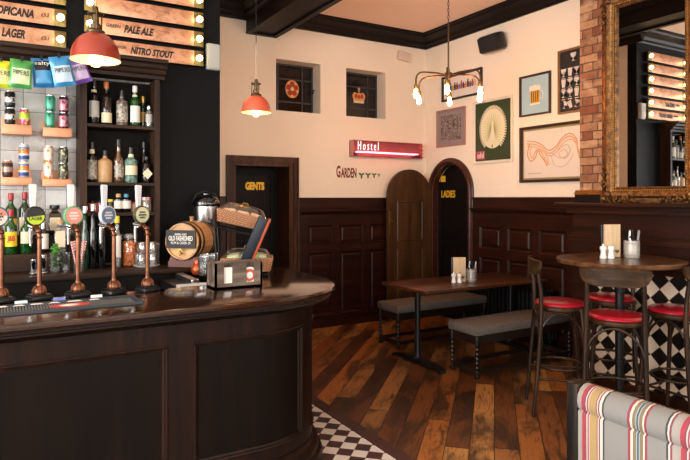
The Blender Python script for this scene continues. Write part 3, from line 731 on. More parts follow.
def jar(px, Y, z, h, r, mat, lidmat, label, lidname='jar_lid', grp=g3):
    t = thing('small_jar', label, 'jar', (XonY(px, Y), Y, z), group=grp)
    MB().lathe([(0, 0), (r*.95, 0), (r, .006), (r, h*.75), (r*.86, h*.84), (r*.86, h*.86)], seg=20).build('jar_body', mat, t)
    MB().lathe([(r*.92, h*.8), (r*.95, h*.83), (r*.95, h-.002), (r*.9, h), (0, h)], seg=20).build(lidname, lidmat, t); return t
m_redcheck = checker_mat('red_gingham_lid', '#a3262c', '#d8cfc6', .008, 'xy', 0, '#c9a19a')
jar(92.5, 4.53, z3, .085, .034, plain('red_jar', '#a83a22', .3, var=(40, '#d8602a')), m_blackmet, 'red-orange small jar on the lowest board')
jar(100.5, 4.55, z3, .088, .034, plain('pink_jar', '#b8707a', .3, var=(40, '#7a8a9a')), m_blackmet, 'pink-labelled small jar on the lowest board')
jar(110.5, 4.55, z3, .095, .022, plain('dark_jar', '#2b2018', .2), m_cap['yellow'], 'small dark bottle with yellow cap behind a tap badge')
jar(134, 4.56, z3, .075, .03, plain('brown_jar', '#7a5a44', .4, var=(40, '#a88468')), plain('rust_lid', '#7a3f30', .5), 'small brown jar beside the blue-stoppered bottle')
jar(146.5, 4.53, z3, .11, .036, clear_glass('jar_glass', '#c9c0b4', .15, .3), m_redcheck, 'preserve jar with red gingham lid on the lowest board')
# risers by the tiles
gr, gf = 'red-capped whisky bottles on the upper step', 'whisky bottles on the lower step'
B(11, zr, 193, 4.63, .036, 'green', 'red', 'yellow', 'green red-capped bottle behind the one with the yellow label', lab=(.1, .4), group=gr)
B(24.8, zr, 192, 4.63, .036, 'dgreen', 'red', 'cream', 'dark green red-capped bottle behind the cream-labelled one', lab=(.1, .42), group=gr, lab2=(.62, .74))
B(11, zf, 209.5, 4.49, .037, 'green', 'red', 'yellow', 'green whisky bottle with red capitals on a yellow label', lab=(.17, .5), group=gf, text=('J&B', 1.25, .16, m_redink))
B(26.5, zf, 213, 4.49, .037, 'green', 'white', 'cream', 'green whisky bottle with cream label and pale cap', lab=(.25, .54), group=gf)
B(-3, zf, 206, 4.49, .036, 'clear', 'gold', 'white', 'clear bottle cut off by the edge of the photo', lab=(.2, .5), group=gf)
B(43.3, zf, 222, 4.50, .034, 'brown', 'silver', 'white', 'brown bottle with white label behind the lager tap', lab=(.12, .62), group=gf, shoulder=.72)
B(54.8, zr, 205, 4.63, .056, 'brown', 'black', 'cream', 'square dark liqueur bottle with wide black stopper', lab=(.15, .58), group=gr, square=True, shoulder=.7, neck=.026, caph=.022)
B(60, zf, 220, 4.50, .05, 'clear', 'cork', 'cream', 'clear square gin bottle with cream label', lab=(.15, .66), group=gf, square=True, shoulder=.75, neck=.018, caph=.02)
gc = 'tall bottles standing on the back counter'
B(72, zr, 206, 4.63, .03, 'clear', 'silver', None, 'clear slender bottle by the shelving post', group=gr, name='spirit_bottle')
for px, yt, gl, lb in ((85, 206, 'dgreen', 'dark olive bottle standing just inside the shelving post'), (93, 204, 'black', 'black bottle on the back counter with pale neck'), (101.5, 205, 'black', 'tall black bottle behind the blue-grey tap badge')):
    B(px, zc, yt, 4.37, .026, gl, 'silver', None, lb, group=gc, shoulder=.55)
B(117, zc, 216, 4.37, .027, 'clear', 'yellow', 'white', 'clear bottle with yellow cap and narrow white label', lab=(.2, .62), group=gc)
# clip-top jar of orange crisps
x = XonY(130, 4.42); t = thing('clip_top_jar', 'large clip-top glass jar full of orange snacks on the back counter', 'jar', (x, 4.42, zc))
jp = [(0, .002), (.05, 0), (.056, .01), (.056, .17), (.046, .19), (.046, .205)]
MB().lathe(jp, seg=24).build('glass_jar', clear_glass('kilner_glass', '#f2f2f0', .08, 0), t)
m_snack = NT('orange_snacks'); vv = m_snack.n('ShaderNodeTexVoronoi'); vv.inputs['Scale'].default_value = 75; m_snack.put(vv.inputs['Vector'], m_snack.coords())
m_snack.set(col=m_snack.ramp(vv.outputs['Distance'], [(.1, srgb('#ffb070')), (.5, srgb('#ec8440')), (.8, srgb('#a84c20'))]), rough=.5); m_snack.bump(vv.outputs['Distance'], 1, .01); m_snack = m_snack.m
o = MB().lathe([(0, .006), (.048, .006), (.053, .014), (.053, .165), (.04, .18), (0, .182)], seg=24).build('snacks', m_snack, t); o['kind'] = 'stuff'
b = MB(); b.lathe([(.047, .206), (.05, .21), (.05, .222), (.03, .232), (0, .234)], seg=24); b.build('glass_lid', clear_glass('kilner_lid', '#e6e8e6', .2, .2), t)
b = MB(); b.torus((0, 0, .203), .05, .003); b.torus((0, 0, .226), .05, .0025); b.tube([(-.05, -.01, .203), (-.065, -.01, .19), (-.06, -.01, .225), (-.05, -.01, .226)], .0025); b.build('wire_clip', m_steel, t)
# tray of upturned glasses
m_tumb = clear_glass('tumbler_glass', '#eef0f0', .22, .04)
x, y = XonY(146.5, 4.3), 4.3; tx, ty = x, y
b = MB(); b.lathe([(0, 0), (.07, 0), (.088, .008), (.092, .012), (.089, .012), (.07, .005), (0, .005)], seg=28); tag(b.build('paper_doily_tray', m_paper, loc=(x, y, zc)), 'small white tray under the stacked glasses', 'tray')
tum = None
TP = [(.034, 0), (.035, .002), (.030, .075), (.026, .082), (0, .083), (0, .079), (.024, .078), (.0275, .07), (.032, .003), (.034, 0)]
for k, (dx, dy, dz, lb) in enumerate(((-.038, -.035, 0, 'upturned tumbler at the front of the white tray beside the jar'), (.038, -.035, 0, 'upturned tumbler at the front of the tray beside the barrel'), (-.04, .04, 0, 'upturned tumbler at the back of the tray beside the jar'), (.04, .04, 0, 'upturned tumbler at the back of the tray beside the barrel'),
        (-.03, -.01, .0845, 'upturned tumbler in the upper tier beside the jar'), (.042, -.008, .0845, 'upturned tumbler in the upper tier beside the barrel'))):
    if tum is None:
        tum = thing('tumbler', lb, 'glass', (0, 0, 0)); MB().lathe(TP, seg=20).build('glass_body', m_tumb, tum)
    place(tum, k == 0, (tx+dx, ty+dy, zc+.0125+dz), 0, lb, 'upturned tumblers on the white tray')
x = XonY(155, 4.42); b = MB(); b.lathe([(0, 0), (.028, 0), (.03, .003), (.036, .155), (.034, .155), (.028, .006), (0, .006)], seg=20)
tag(b.build('tall_glass', clear_glass('frosted_glass', '#e8e8ea', .25, .35), loc=(x, 4.42, zc)), 'tall frosted glass behind the tray of tumblers', 'glass')
# mint in a glass, straws in a glass, steel measures
m_mint = plain('mint_leaves', '#6fb544', .5, var=(40, '#3f7a2c'))
def herb(px, Y, h, lb, mat, n):
    t = thing('glass_of_herbs', lb, 'glass', (XonY(px, Y), Y, zc), group='glasses of herbs on the back counter')
    MB().lathe([(0, 0), (.028, 0), (.034, .12), (.032, .12), (.027, .004), (0, .004)], seg=18).build('glass_body', m_tumb, t)
    b = MB()
    for k in range(n):
        a, r = RND.random()*6.28, RND.random()*.026; z = .03+RND.random()*h; s = .016+RND.random()*.01
        M0 = b.M; b.M = M0 @ Matrix.Translation((r*math.cos(a), r*math.sin(a), z)) @ Matrix.Rotation(RND.random()*6.28, 4, 'Z') @ Matrix.Rotation(RND.random()*1.6-.8, 4, 'X')
        b.prism([(0, -s), (s*.55, -s*.2), (s*.45, s*.5), (0, s), (-s*.45, s*.5), (-s*.55, -s*.2)], -.0008, .0008, 'xy'); b.M = M0
    b.build('herb_leaves', mat, t, smooth=0)
herb(55, 4.3, .15, 'glass of fresh green mint on the back counter', m_mint, 90)
herb(66, 4.33, .08, 'glass of dull dark green herbs beside the mint', plain('dark_herbs', '#39452a', .6), 40)
def straws_mat():
    t = NT('red_white_striped_paper'); x, y, z = t.xyz(); a = t.math('ARCTAN2', y, x)
    f = t.math('FRACT', t.math('ADD', t.math('MULTIPLY', z, 55.0), t.math('MULTIPLY', a, .159)))
    t.set(col=t.mix(t.math('GREATER_THAN', f, .5), srgb('#c42430'), srgb('#e8e2dc')), rough=.6); return t.m
m_straw = straws_mat()
t = thing('glass_of_straws', 'tall glass of red-and-white striped paper straws behind the copper tap', 'straw holder', (XonY(79, 4.2), 4.2, zc))
MB().lathe([(0, 0), (.03, 0), (.036, .14), (.034, .14), (.029, .004), (0, .004)], seg=18).build('glass_body', m_tumb, t)
for k in range(14):
    a = 2*PI*k/14+.2; d = .02 if k % 2 else .026; tilt = .08+.08*(k % 3)
    o = MB().cyl((0, 0, 0), (0, 0, .2), .005, 8).build('paper_straw', m_straw, t)
    o.location = (d*.55*math.cos(a), d*.55*math.sin(a), .006); o.rotation_euler = (-tilt*math.sin(a), tilt*math.cos(a), 0)
for k, (px, h, lb) in enumerate(((33.5, .1, 'short polished steel measure behind the lager tap'), (43.7, .125, 'taller polished steel measure behind the lager tap'))):
    b = MB(); b.lathe([(0, 0), (.018, 0), (.02, .004), (.02, h), (.018, h), (.017, .006), (0, .006)], seg=20); b.torus((0, 0, .012), .021, .003)
    tag(b.build('steel_measure', m_chrome, loc=(XonY(px, 4.2), 4.2, zc)), lb, 'measure', 'steel measures on the back counter')

# ------------------------------------------------------------------ menu boards with lamps
def board_mat():
    t = NT('weathered_copper_board'); n = t.noise(t.coords((1, 1, 1.5)), 9, 7, .7, .6)
    c = t.ramp(n, [(.3, srgb('#8a5638')), (.45, srgb('#c08a68')), (.6, srgb('#dba585')), (.75, srgb('#a86f4e'))])
    t.set(col=c, rough=t.math('MULTIPLY_ADD', n, .3, .3), metal=.55); t.bump(n, .15, .003); return t.m
m_board = board_mat(); m_lampbox = plain('brass_lamp_plate', '#6a5a34', .35, .8, var=(20, '#8a7a48')); m_globe = emit('lit_globe_bulb', '#ffdfa0', 16.0, '#fff4dd')
m_lampring = plain('lamp_ring', '#c9b98a', .3, .5)
def menu_board(z, x0, x1, lamps, texts, label):
    t = thing('menu_board', label, 'menu board', ((x0+x1)/2, 4.5, z-.059), group='copper menu boards above the bar'); o = (x0+x1)/2
    MB().cbox((0, .075, .059), (x1-x0, .048, .114), b=.002).build('frame', m_blackmet, t)
    px0 = x0+.075 if lamps[0] else x0+.005; px1 = x1-.075
    MB().cbox(((px0+px1)/2-o, .044, .059), (px1-px0, .014, .116), b=.002).build('panel', m_board, t)
    for side, on in ((x0+.0375, lamps[0]), (x1-.0375, lamps[1])):
        if not on: continue
        MB().cbox((side-o, .044, .059), (.073, .016, .118), b=.002).build('lamp_plate', m_lampbox, t)
        b = MB(Matrix.Translation((side-o, .036, .059)) @ Matrix.Rotation(PI/2, 4, 'X')); b.lathe([(.027, 0), (.027, .006), (.02, .01), (.02, 0)], seg=24); b.build('lamp_ring', m_lampring, t)
        MB().ball((side-o, .018, .059), .0235, 18).build('lamp_bulb', m_globe, t)
    for body, xa, xb, h, dz, sh in texts:
        part_text('lettering', body, xb-xa, h, ((xa+xb)/2-o, .034, .059+dz), m_ink, t, thick=.003, shear=sh, bold=.045 if h > .04 else .01)
    return t
RX0, RX1 = .516, 1.384
XT = lambda px: XonY(px, 4.535)
base = 2.679
names_r = [('NITRO STOUT', XT(141.5), XT(174), .06, 'lowest of the boards on the black wall, reading NITRO STOUT'), ('PALE ALE', XT(124), XT(153.5), .062, 'board reading PALE ALE on the black wall')]
menu_board(base, RX0, RX1, (1, 1), [('NITRO STOUT', XT(130.5), XT(174), .055, .0, .3), ('LONDON', XT(112), XT(126), .022, .012, .2)], 'copper menu board reading NITRO STOUT, lowest beside the black wall')
menu_board(base+.152, RX0, RX1, (1, 1), [('PALE ALE', XT(124), XT(154), .058, -.0, .3), ('GREEN', XT(106), XT(121), .024, .01, .2)], 'copper menu board reading PALE ALE with two lamps')
for k, lb in ((2, 'blank copper menu board just above the PALE ALE one'), (3, 'blank copper menu board with its lamps, fourth one up'), (4, 'fifth copper menu board up, seen in the mirror'), (5, 'topmost copper menu board, seen in the mirror')):
    menu_board(base+.152*k, RX0, RX1, (1, 1), [], lb)
LX0, LX1 = -.9, .40
menu_board(base+.012, LX0, LX1, (0, 1), [('LAGER', XT(1.5), XT(25), .062, .004, .3), ('£5.1', XT(41), XT(49.5), .026, -.002, .2)], 'copper menu board reading LAGER above the crisp packets')
menu_board(base+.164, LX0, LX1, (0, 1), [('TROPICANA', XT(-14), XT(34), .06, .0, .3), ('£5.5', XT(41), XT(49.5), .026, .006, .2)], 'copper menu board reading TROPICANA above the LAGER one')
menu_board(base+.316, LX0, LX1, (0, 1), [], 'copper menu board cut by the top edge above TROPICANA')
b = MB(); b.cbox((0, 0, .105), (.112, .05, .21), b=.012); b.cbox((-.0, -.027, .105), (.09, .006, .18), b=.003); x0, x1 = XonY(206.5, 4.57), XonY(219.5, 4.57)
t = thing('wall_mounted_light_box', 'pale grey emergency light box at the edge of the black wall', 'light fitting', ((x0+x1)/2, 4.573, Zat(70, 1.45, 4.57)))
b.build('casing', plain('pale_grey_plastic', '#9fa19d', .4), t)

# ------------------------------------------------------------------ crisp packets on a string
m_pk = {}
def packet(px, ytop, ybot, w, tilt, col, panel_col, title, lb, dark=False):
    Y = 4.3 if int(px) in (1, 41, 73) else 4.245; x = XonY(px, Y); zt = Zat(ytop, x, Y); h = zt-Zat(ybot, x, Y); w = w*depth(x, Y)/F
    t = thing('hanging_crisp_packet', lb, 'crisps', (x, Y, zt), group='crisp packets hanging over the bar'); t.rotation_euler = (0, tilt, 0)
    m1 = plain('packet_foil_'+col[1:], col, .28, .25, coat=.4); m2 = plain('packet_print_'+panel_col[1:], panel_col, .35, coat=.3)
    def puff(u, v): return .021*max(0, (1-(2*u-1)**2))**.5*max(0, 1-(2*v-1)**4)*(1+.12*math.sin(9*u+5*v))
    def grid(mb, u0, u1, v0, v1, lift, nu=10, nv=12, back=False, rnd=False):
        for sgn in ((-1, 1) if back else (-1,)):
            V = [[mb.v(((u-.5)*w*(1-.05*math.sin(PI*v)), sgn*(puff(u, v)+lift), -h*v)) for u in [u0+(u1-u0)*i/nu for i in range(nu+1)]] for v in [v0+(v1-v0)*j/nv for j in range(nv+1)]]
            for j in range(nv):
                for i in range(nu): mb.face([V[j][i], V[j][i+1], V[j+1][i+1], V[j+1][i]])
    b = MB(); grid(b, 0, 1, 0, 1, .0006, back=True); b.box(-w/2, w/2, -.001, .001, -.012, 0); b.box(-w/2, w/2, -.001, .001, -h, -h+.014); b.build('packet_bag', m1, t, smooth=50)
    b = MB(); grid(b, .1, .9, .32, .86, .0016); b.build('printed_panel', m2, t, smooth=50, recalc=False)
    if dark: b = MB(); grid(b, .14, .86, .1, .42, .003); b.build('black_logo_patch', m_ink, t, smooth=50, recalc=False)
    b = MB(); add_text(b, title, w*.7, .03, (0, -.027, -h*(.2 if dark else .47)), thick=.003); b.build('lettering', plain('packet_ink', '#3a3a3c', .5) if not dark else m_paper, t, smooth=0, recalc=False)
    b = MB(); b.cbox((0, .012, .006), (.013, .075, .03), b=.002); b.build('peg', m_blackmet, t)
packet(1.5, 60.5, 88, 22, .02, '#c9d42a', '#dcdf8a', 'PIPERS', 'bright yellow crisp packet pegged over the bar')
packet(22, 60, 88.5, 20.5, .06, '#3f9148', '#b9cf9a', 'PIPERS', 'green crisp packet pegged over the bar')
packet(41.5, 58.5, 87.5, 19.5, -.09, '#1f78b8', '#3f95cc', 'salty', 'bright blue crisp packet with black logo patch', True)
packet(59, 56.5, 86.5, 20, -.2, '#2f84b8', '#a9c4d4', 'PIPERS', 'sky blue crisp packet with pale front, tilted')
packet(73, 56.5, 84, 19, -.36, '#6d4aa8', '#b9a8cf', 'PIPERS', 'purple crisp packet tilted behind the red lamp')
b = MB(); b.tube([(XonY(px, 4.312), 4.312, Zat(py, XonY(px, 4.312), 4.312)+.012) for px, py in ((-60, 61), (1.5, 59.5), (22, 59), (41.5, 57.5), (60.5, 55.8), (80, 54.8), (96, 56))], .0018, 6)
tag(b.build('hanging_string', m_blackmet), 'thin dark string carrying the crisp packets below the cornice', 'string')

# ------------------------------------------------------------------ beer taps
m_lever = plain('white_lever_enamel', '#d9dde2', .2, .2)
def tap(x, label, ring, ca, cb, ttl=None, ink='#20242a', rot=20):
    t = thing('beer_tap', label, 'beer tap', (x, 3.36, BZ+.0005), math.radians(rot), group='copper beer taps along the bar')
    b = MB(); b.cbox((0, 0, .011), (.105, .09, .02), b=.004); b.cbox((0, 0, .025), (.085, .085, .008), b=.002); b.build('base_block', m_blackpl, t)
    b = MB(); n = 14
    b.lathe([(.031, .029), (.033, .034), (.0325, .046), (.029, .058), (.022, .068), (.015, .074), (.0135, .082)], seg=28)
    for k in range(n):
        a = 2*PI*k/n; b.tube([(.033*math.cos(a), .033*math.sin(a), .034), (.0332*math.cos(a), .0332*math.sin(a), .046), (.0295*math.cos(a), .0295*math.sin(a), .058), (.021*math.cos(a), .021*math.sin(a), .069)], .002, 6)
    b.build('domed_base', m_cud, t)
    MB().tube([(0, 0, .075), (0, 0, .2), (0, 0, .325), (0, .008, .345), (0, .03, .362), (0, .06, .368)], [.0125, .0115, .011, .012, .0125, .012], 16).build('column', m_cud, t)
    b = MB(); b.torus((0, 0, .318), .014, .004, 20); b.torus((0, .045, .366), .015, .004, 20, rot=Matrix.Rotation(PI/2, 3, 'X')); b.ball((0, .006, .35), .016); b.build('collar', m_cud, t)
    b = MB(); b.cyl((0, .055, .366), (0, .11, .372), .014); b.cyl((0, .08, .355), (0, .08, .41), .011); b.tube([(0, .1, .37), (0, .105, .34), (0, .105, .27)], [.012, .011, .006], 12); b.torus((0, .08, .385), .013, .003, 16); b.build('spout', m_chrome, t)
    b = MB(); b.prism([(-.007, .40), (.007, .40), (.0165, .585), (.013, .592), (-.013, .592), (-.0165, .585)], .072, .088, 'xz'); b.build('lever', m_lever, t)
    R_ = Matrix.Rotation(PI/2, 4, 'X')
    b = MB(Matrix.Translation((0, .05, .425)) @ R_); b.lathe([(0, -.012), (.05, -.012), (.052, -.008), (.052, .004), (.046, .008), (.044, .006), (0, .006)], seg=36); bd = b.build('badge', ring, t)
    b = MB(Matrix.Translation((0, .0435, .425)))
    top = [(.0435*math.cos(a), .0435*math.sin(a)) for a in [PI*i/16+(.12 if ca != cb else 0) for i in range(17)]]; bot = [(-p[0], -p[1]) for p in top]
    b.prism(top, -.001, .001, 'xz', 0); b.prism(bot, -.001, .001, 'xz', 1); b.build('badge_face', [ca, cb], bd, smooth=0)
    m_i = plain('badge_ink', ink, .5)
    b = MB()
    if ttl: add_text(b, ttl, .064, .018, (0, .0405, .414), thick=.002, bold=.01)
    else:
        for dz, w in ((.44, .04), (.425, .052), (.41, .036)):
            for k in range(5): b.box(-w/2+w*k/5+.001, -w/2+w*(k+1)/5-.002, .0405, .0425, dz-.0045, dz+.0045)
    b.build('badge_print', m_i, bd, smooth=0, recalc=False)
P = lambda n, c: plain(n, c, .4)
tx_ = [XonY(px, 3.36) for px in (1.5, 39.5, 78, 114, 147.5)]
tap(tx_[0], 'copper beer tap with teal round badge at the edge of the photo', P('teal_ring', '#2c6f86'), P('coral_face', '#cf8a7a'), P('cream_face', '#d8cfc0'))
tap(tx_[1], 'copper beer tap with black and lime green round badge reading LAGER', P('black_ring', '#16181a'), P('black_face', '#1c1e20'), P('lime_face', '#b7d32c'), 'LAGER')
tap(tx_[2], 'copper beer tap with pink and green round badge', P('green_ring', '#5f9a6a'), P('pink_face', '#d98f86'), P('salmon_face', '#d58a7c'), ink='#ecdcd2')
tap(tx_[3], 'copper beer tap with grey-blue round badge', P('pale_ring', '#b4bcc6'), P('slate_face', '#5d6b80'), P('slate_face_low', '#5d6b80'), ink='#d3d9e2', rot=30)
tap(tx_[4], 'copper beer tap with cream round badge beside the barrel', P('olive_ring', '#3d3d28'), P('cream_badge_face', '#c9cba4'), P('cream_badge_low', '#b9bd98'), rot=26)

# ------------------------------------------------------------------ things on the counter
t = thing('bar_mat', 'long black rubber drip mat with red-and-white emblem below the taps', 'bar mat', (.09, 3.08, BZ+.0005))
b = MB(); b.cbox((0, 0, .003), (1.02, .235, .006), b=.002)
for a, c, d, e in ((-.51, .51, -.1175, -.1075), (-.51, .51, .1075, .1175), (-.51, -.5, -.1075, .1075), (.5, .51, -.1075, .1075)): b.box(a, c, d, e, .005, .013)
b.build('mat_base', m_rubber, t, smooth=20)
b = MB()
for k in range(80): b.box(-.49+k*.0122, -.485+k*.0122, -.1, .045, .006, .011)
b.build('ribbed_surface', plain('mid_grey_rubber', '#6a6c6a', .5), t, smooth=0)
b = MB(); b.box(-.49, .4, .055, .1, .006, .0115)
b.build('name_strip', plain('dark_blue_rubber', '#1d2b3a', .5), t, smooth=0)
b = MB()
for k, (w, l) in enumerate(((-.42, .06), (-.34, .05), (-.27, .06), (-.19, .05), (-.12, .06), (-.04, .05), (.03, .06), (.11, .05), (.19, .07), (.29, .05))): b.prism([(w, .062), (w+l, .062), (w+l-.012, .093), (w+.012, .093)], .0115, .0125, 'xy')
b.build('strip_print', m_paper, t, smooth=0)
m_red = plain('red_rubber', '#c23a32', .5)
b = MB(); b.lathe([(0, .0118), (.001, .0118), (.09, .0118), (.09, .011)], (.195, -.03, .0), 26, sy=.5, mi=0)
b.prism([(.15, -.03), (.18, -.055), (.21, -.055), (.24, -.03), (.21, -.005), (.18, -.005)], .0119, .0128, 'xy', 1); b.build('emblem', [m_red, m_paper], t, smooth=0)
for k, (px, lb, c) in enumerate(((21, 'pale blue card propped behind the drip mat, by the edge tap', '#b9d4dc'), (59, 'deep blue card behind the drip mat between two taps', '#5f6fb8'), (96, 'white card behind the drip mat, third one along', '#d8dde0'))):
    x = XonY(px, 3.27); b = MB(); b.cbox((0, 0, .009), (.055, .003, .018), rot=Matrix.Rotation(-.5, 3, 'X')); o = b.build('small_card', plain('card_'+c[1:], c, .5), smooth=0, loc=(x, 3.25, BZ+.001)); tag(o, lb, 'card', 'small cards behind the drip mat')
# condiment crate
m_crate = wood('grey_weathered_wood', ['#3a2f28', '#63564a', '#85776a'], 0, .7, 20, 8, spec=.2)
t = thing('beer_mat_crate', 'grey-brown wooden crate with slots of beer mats on the bar', 'crate', (1.186, 3.285, BZ+.001), 0)
b = MB(); W, D, Hh = .285, .16, .145
b.box(-W/2, W/2, D/2-.012, D/2, 0, Hh); b.box(-W/2, W/2, -D/2, D/2, 0, .012); b.box(W/2-.012, W/2, -D/2, D/2, 0, Hh)
b.box(-W/2, -W/2+.012, -D/2, -.022, 0, Hh); b.box(-W/2, -W/2+.012, .022, D/2, 0, Hh); b.box(-W/2, -W/2+.012, -.022, .022, 0, .03)
for a, c in ((-W/2, -.09), (-.035, .045), (.095, W/2)): b.box(a, c, -D/2, -D/2+.012, 0, Hh)
b.box(-.09, -.035, -D/2, -D/2+.012, 0, .03); b.box(.045, .095, -D/2, -D/2+.012, 0, .03)
b.box(-.005, .005, -D/2+.012, D/2-.012, .012, Hh-.02)
b.build('crate_box', m_crate, t, smooth=0)
b = MB(); b.box(-W/2+.016, -W/2+.02, -.02, .02, .014, .12); b.box(-.088, -.037, -D/2+.014, -D/2+.03, .013, .12)
tag(b.build('white_napkins', m_paper, smooth=0), 'white paper napkins standing in the crate slots', 'napkins')
nap = bpy.data.objects['white_napkins']; nap.location = t.location; nap.rotation_euler = t.rotation_euler
b = MB(Matrix.Translation((.07, -D/2+.02, .068)) @ Matrix.Rotation(PI/2, 4, 'X')); b.lathe([(0, 0), (.048, 0), (.048, .004), (0, .004)], seg=30, mi=0); b.lathe([(0, .0045), (.036, .0045)], seg=30, mi=1); b.lathe([(0, .005), (.02, .005)], seg=30, mi=0)
o = b.build('round_beer_mat', [m_paper, plain('orange_red_print', '#c2542f', .5)], smooth=0); o.location = t.location; o.rotation_euler = t.rotation_euler; tag(o, 'round white and red beer mat standing in the crate', 'beer mat')
# ------------------------------------------------------------------ barrel, urn, baskets
m_oak = wood('pale_barrel_oak', ['#8a5f36', '#b98a56', '#d0a671'], 1, .45, 18, 8)
m_oakf = wood('pale_barrel_head', ['#9a6f42', '#c4965f', '#d8b07a'], 0, .45, 14, 8)
m_hoop = plain('blackened_hoop', '#2a2018', .4, .6)
t = thing('oak_barrel', 'small pale oak barrel on a red-brown cradle with a slate chalked sign', 'barrel', (1.20, 4.225, 1.0905), math.radians(-44))
b = MB(); b.prism([(-.12, 0), (.12, 0), (.12, .03), (.1, .075), (.05, .045), (-.05, .045), (-.1, .075), (-.12, .03)], -.12, -.09, 'xz'); b.prism([(-.12, 0), (.12, 0), (.12, .03), (.1, .075), (.05, .045), (-.05, .045), (-.1, .075), (-.12, .03)], .09, .12, 'xz'); b.box(-.1, .1, -.09, .09, 0, .02)
b.build('cradle', plain('red_brown_cradle', '#5a2418', .4), t, smooth=0)
M_ = Matrix.Translation((0, 0, .182)) @ Matrix.Rotation(PI/2, 4, 'X')
L = .145
bp = lambda z: .128+.014*(1-(z/L)**2)
zs = [-L+2*L*i/14 for i in range(15)]
MB(M_).lathe([(bp(-L)-.012, -L+.012), (bp(-L)-.012, -L)] + [(bp(z), z) for z in zs] + [(bp(L)-.012, L), (bp(L)-.012, L-.012)], seg=40).build('staves', m_oak, t)
for s_ in (-1, 1): MB(M_).lathe([(0, s_*(L-.012)), (bp(L)-.011, s_*(L-.012))], seg=40).build('barrel_head', m_oakf, t)
for za, zb in ((-.135, -.115), (-.085, -.068), (.068, .085), (.112, .135)): MB(M_).lathe([(bp(za)+.0005, za), (bp(za)+.003, za), (bp(zb)+.003, zb), (bp(zb)+.0005, zb)], seg=40).build('hoop', m_hoop, t)
b = MB(); b.lathe([(0, 0), (.014, 0), (.012, .02), (.016, .024), (.016, .034), (0, .036)], (0, 0, .32), 14); b.build('bung', m_oak, t)
b = MB(); b.cyl((0, -L, .1), (0, -L-.03, .1), .008); b.cyl((0, -L-.025, .085), (0, -L-.025, .125), .007); b.cbox((0, -L-.025, .13), (.03, .008, .01)); b.build('barrel_tap', m_brass, t)
sg = thing('slate_sign', 'black slate sign with white chalk lettering on the barrel front', 'sign', t.location + Matrix.Rotation(math.radians(-44), 3, 'Z') @ Vector((-.0, -.158, .2)), math.radians(-44))
MB().cbox((0, .002, 0), (.215, .005, .118), b=.001).build('slate', plain('slate', '#1d1f1f', .6), sg, smooth=0)
b = MB()
for a, c, d, e in ((-.112, .112, .056, .064), (-.112, .112, -.064, -.056), (-.112, -.104, -.056, .056), (.104, .112, -.056, .056)): b.box(a, c, -.003, .005, d, e)
b.build('sign_frame', m_hoop, sg, smooth=0)
b = MB(); add_text(b, 'BARREL AGED', .09, .015, (0, -.002, .034), thick=.0015); add_text(b, 'OLD FASHIONED', .185, .034, (0, -.002, .006), thick=.0015, bold=.02); add_text(b, 'RUM & CIDER £9', .15, .018, (0, -.002, -.026), thick=.0015); b.build('chalk_lettering', m_paper, sg, smooth=0, recalc=False)

t = thing('coffee_urn', 'tall steel drinks dispenser with black domed lid behind the barrel', 'urn', (1.382, 4.475, 1.0905))
b = MB(); b.lathe([(0, 0), (.105, 0), (.108, .01), (.1, .03), (.1, .045), (.085, .06), (.085, .22), (.094, .24), (.096, .25), (0, .25)], seg=32); b.build('urn_stand', m_blackpl, t)
MB().lathe([(.094, .25), (.096, .255), (.096, .425), (.09, .433)], seg=32).build('steel_body', m_steel, t)
b = MB(); b.lathe([(.098, .43), (.106, .435), (.108, .455), (.1, .475), (.085, .495), (.05, .51), (.03, .515), (.03, .525), (0, .53)], seg=32); b.build('urn_lid', plain('glossy_black_lid', '#08080a', .12, coat=.6), t)
b = MB(); b.tube([(-.105, 0, .45), (-.075, 0, .52), (0, 0, .54), (.075, 0, .52), (.105, 0, .45)], .007); b.cbox((0, -.085, .47), (.05, .06, .035), b=.008); b.build('urn_handle', m_blackpl, t)
b = MB(); b.cyl((0, -.09, .3), (0, -.14, .3), .012); b.cyl((0, -.135, .27), (0, -.135, .33), .01); b.build('urn_spout', m_blackpl, t)

m_wick = NT('woven_wicker'); x_, y_, z_ = m_wick.xyz()
wa = m_wick.math('SINE', m_wick.math('MULTIPLY', m_wick.math('ADD', x_, y_), 260.)); wz = m_wick.math('SINE', m_wick.math('MULTIPLY', z_, 420.))
wf = m_wick.math('MULTIPLY', wa, wz); nzz = m_wick.noise(m_wick.coords(), 60, 3)
m_wick.set(col=m_wick.mix(m_wick.ramp(wf, [(.2, (0, 0, 0, 1)), (.8, (1, 1, 1, 1))]), srgb('#8f5c38'), m_wick.ramp(nzz, [(.4, srgb('#dba77c')), (.7, srgb('#f4d0aa'))])), rough=.6); m_wick.bump(wf, .7, .004); m_wick = m_wick.m
m_cover = clear_glass('clear_basket_cover', '#faf6f0', .06, .02)
m_gpack = plain('green_clear_wrapper', '#8fc46a', .3, coat=.5, var=(30, '#d3dccb')); m_bpack = plain('kraft_wrapper', '#caa27c', .45, coat=.4, var=(25, '#dcc0a0'))
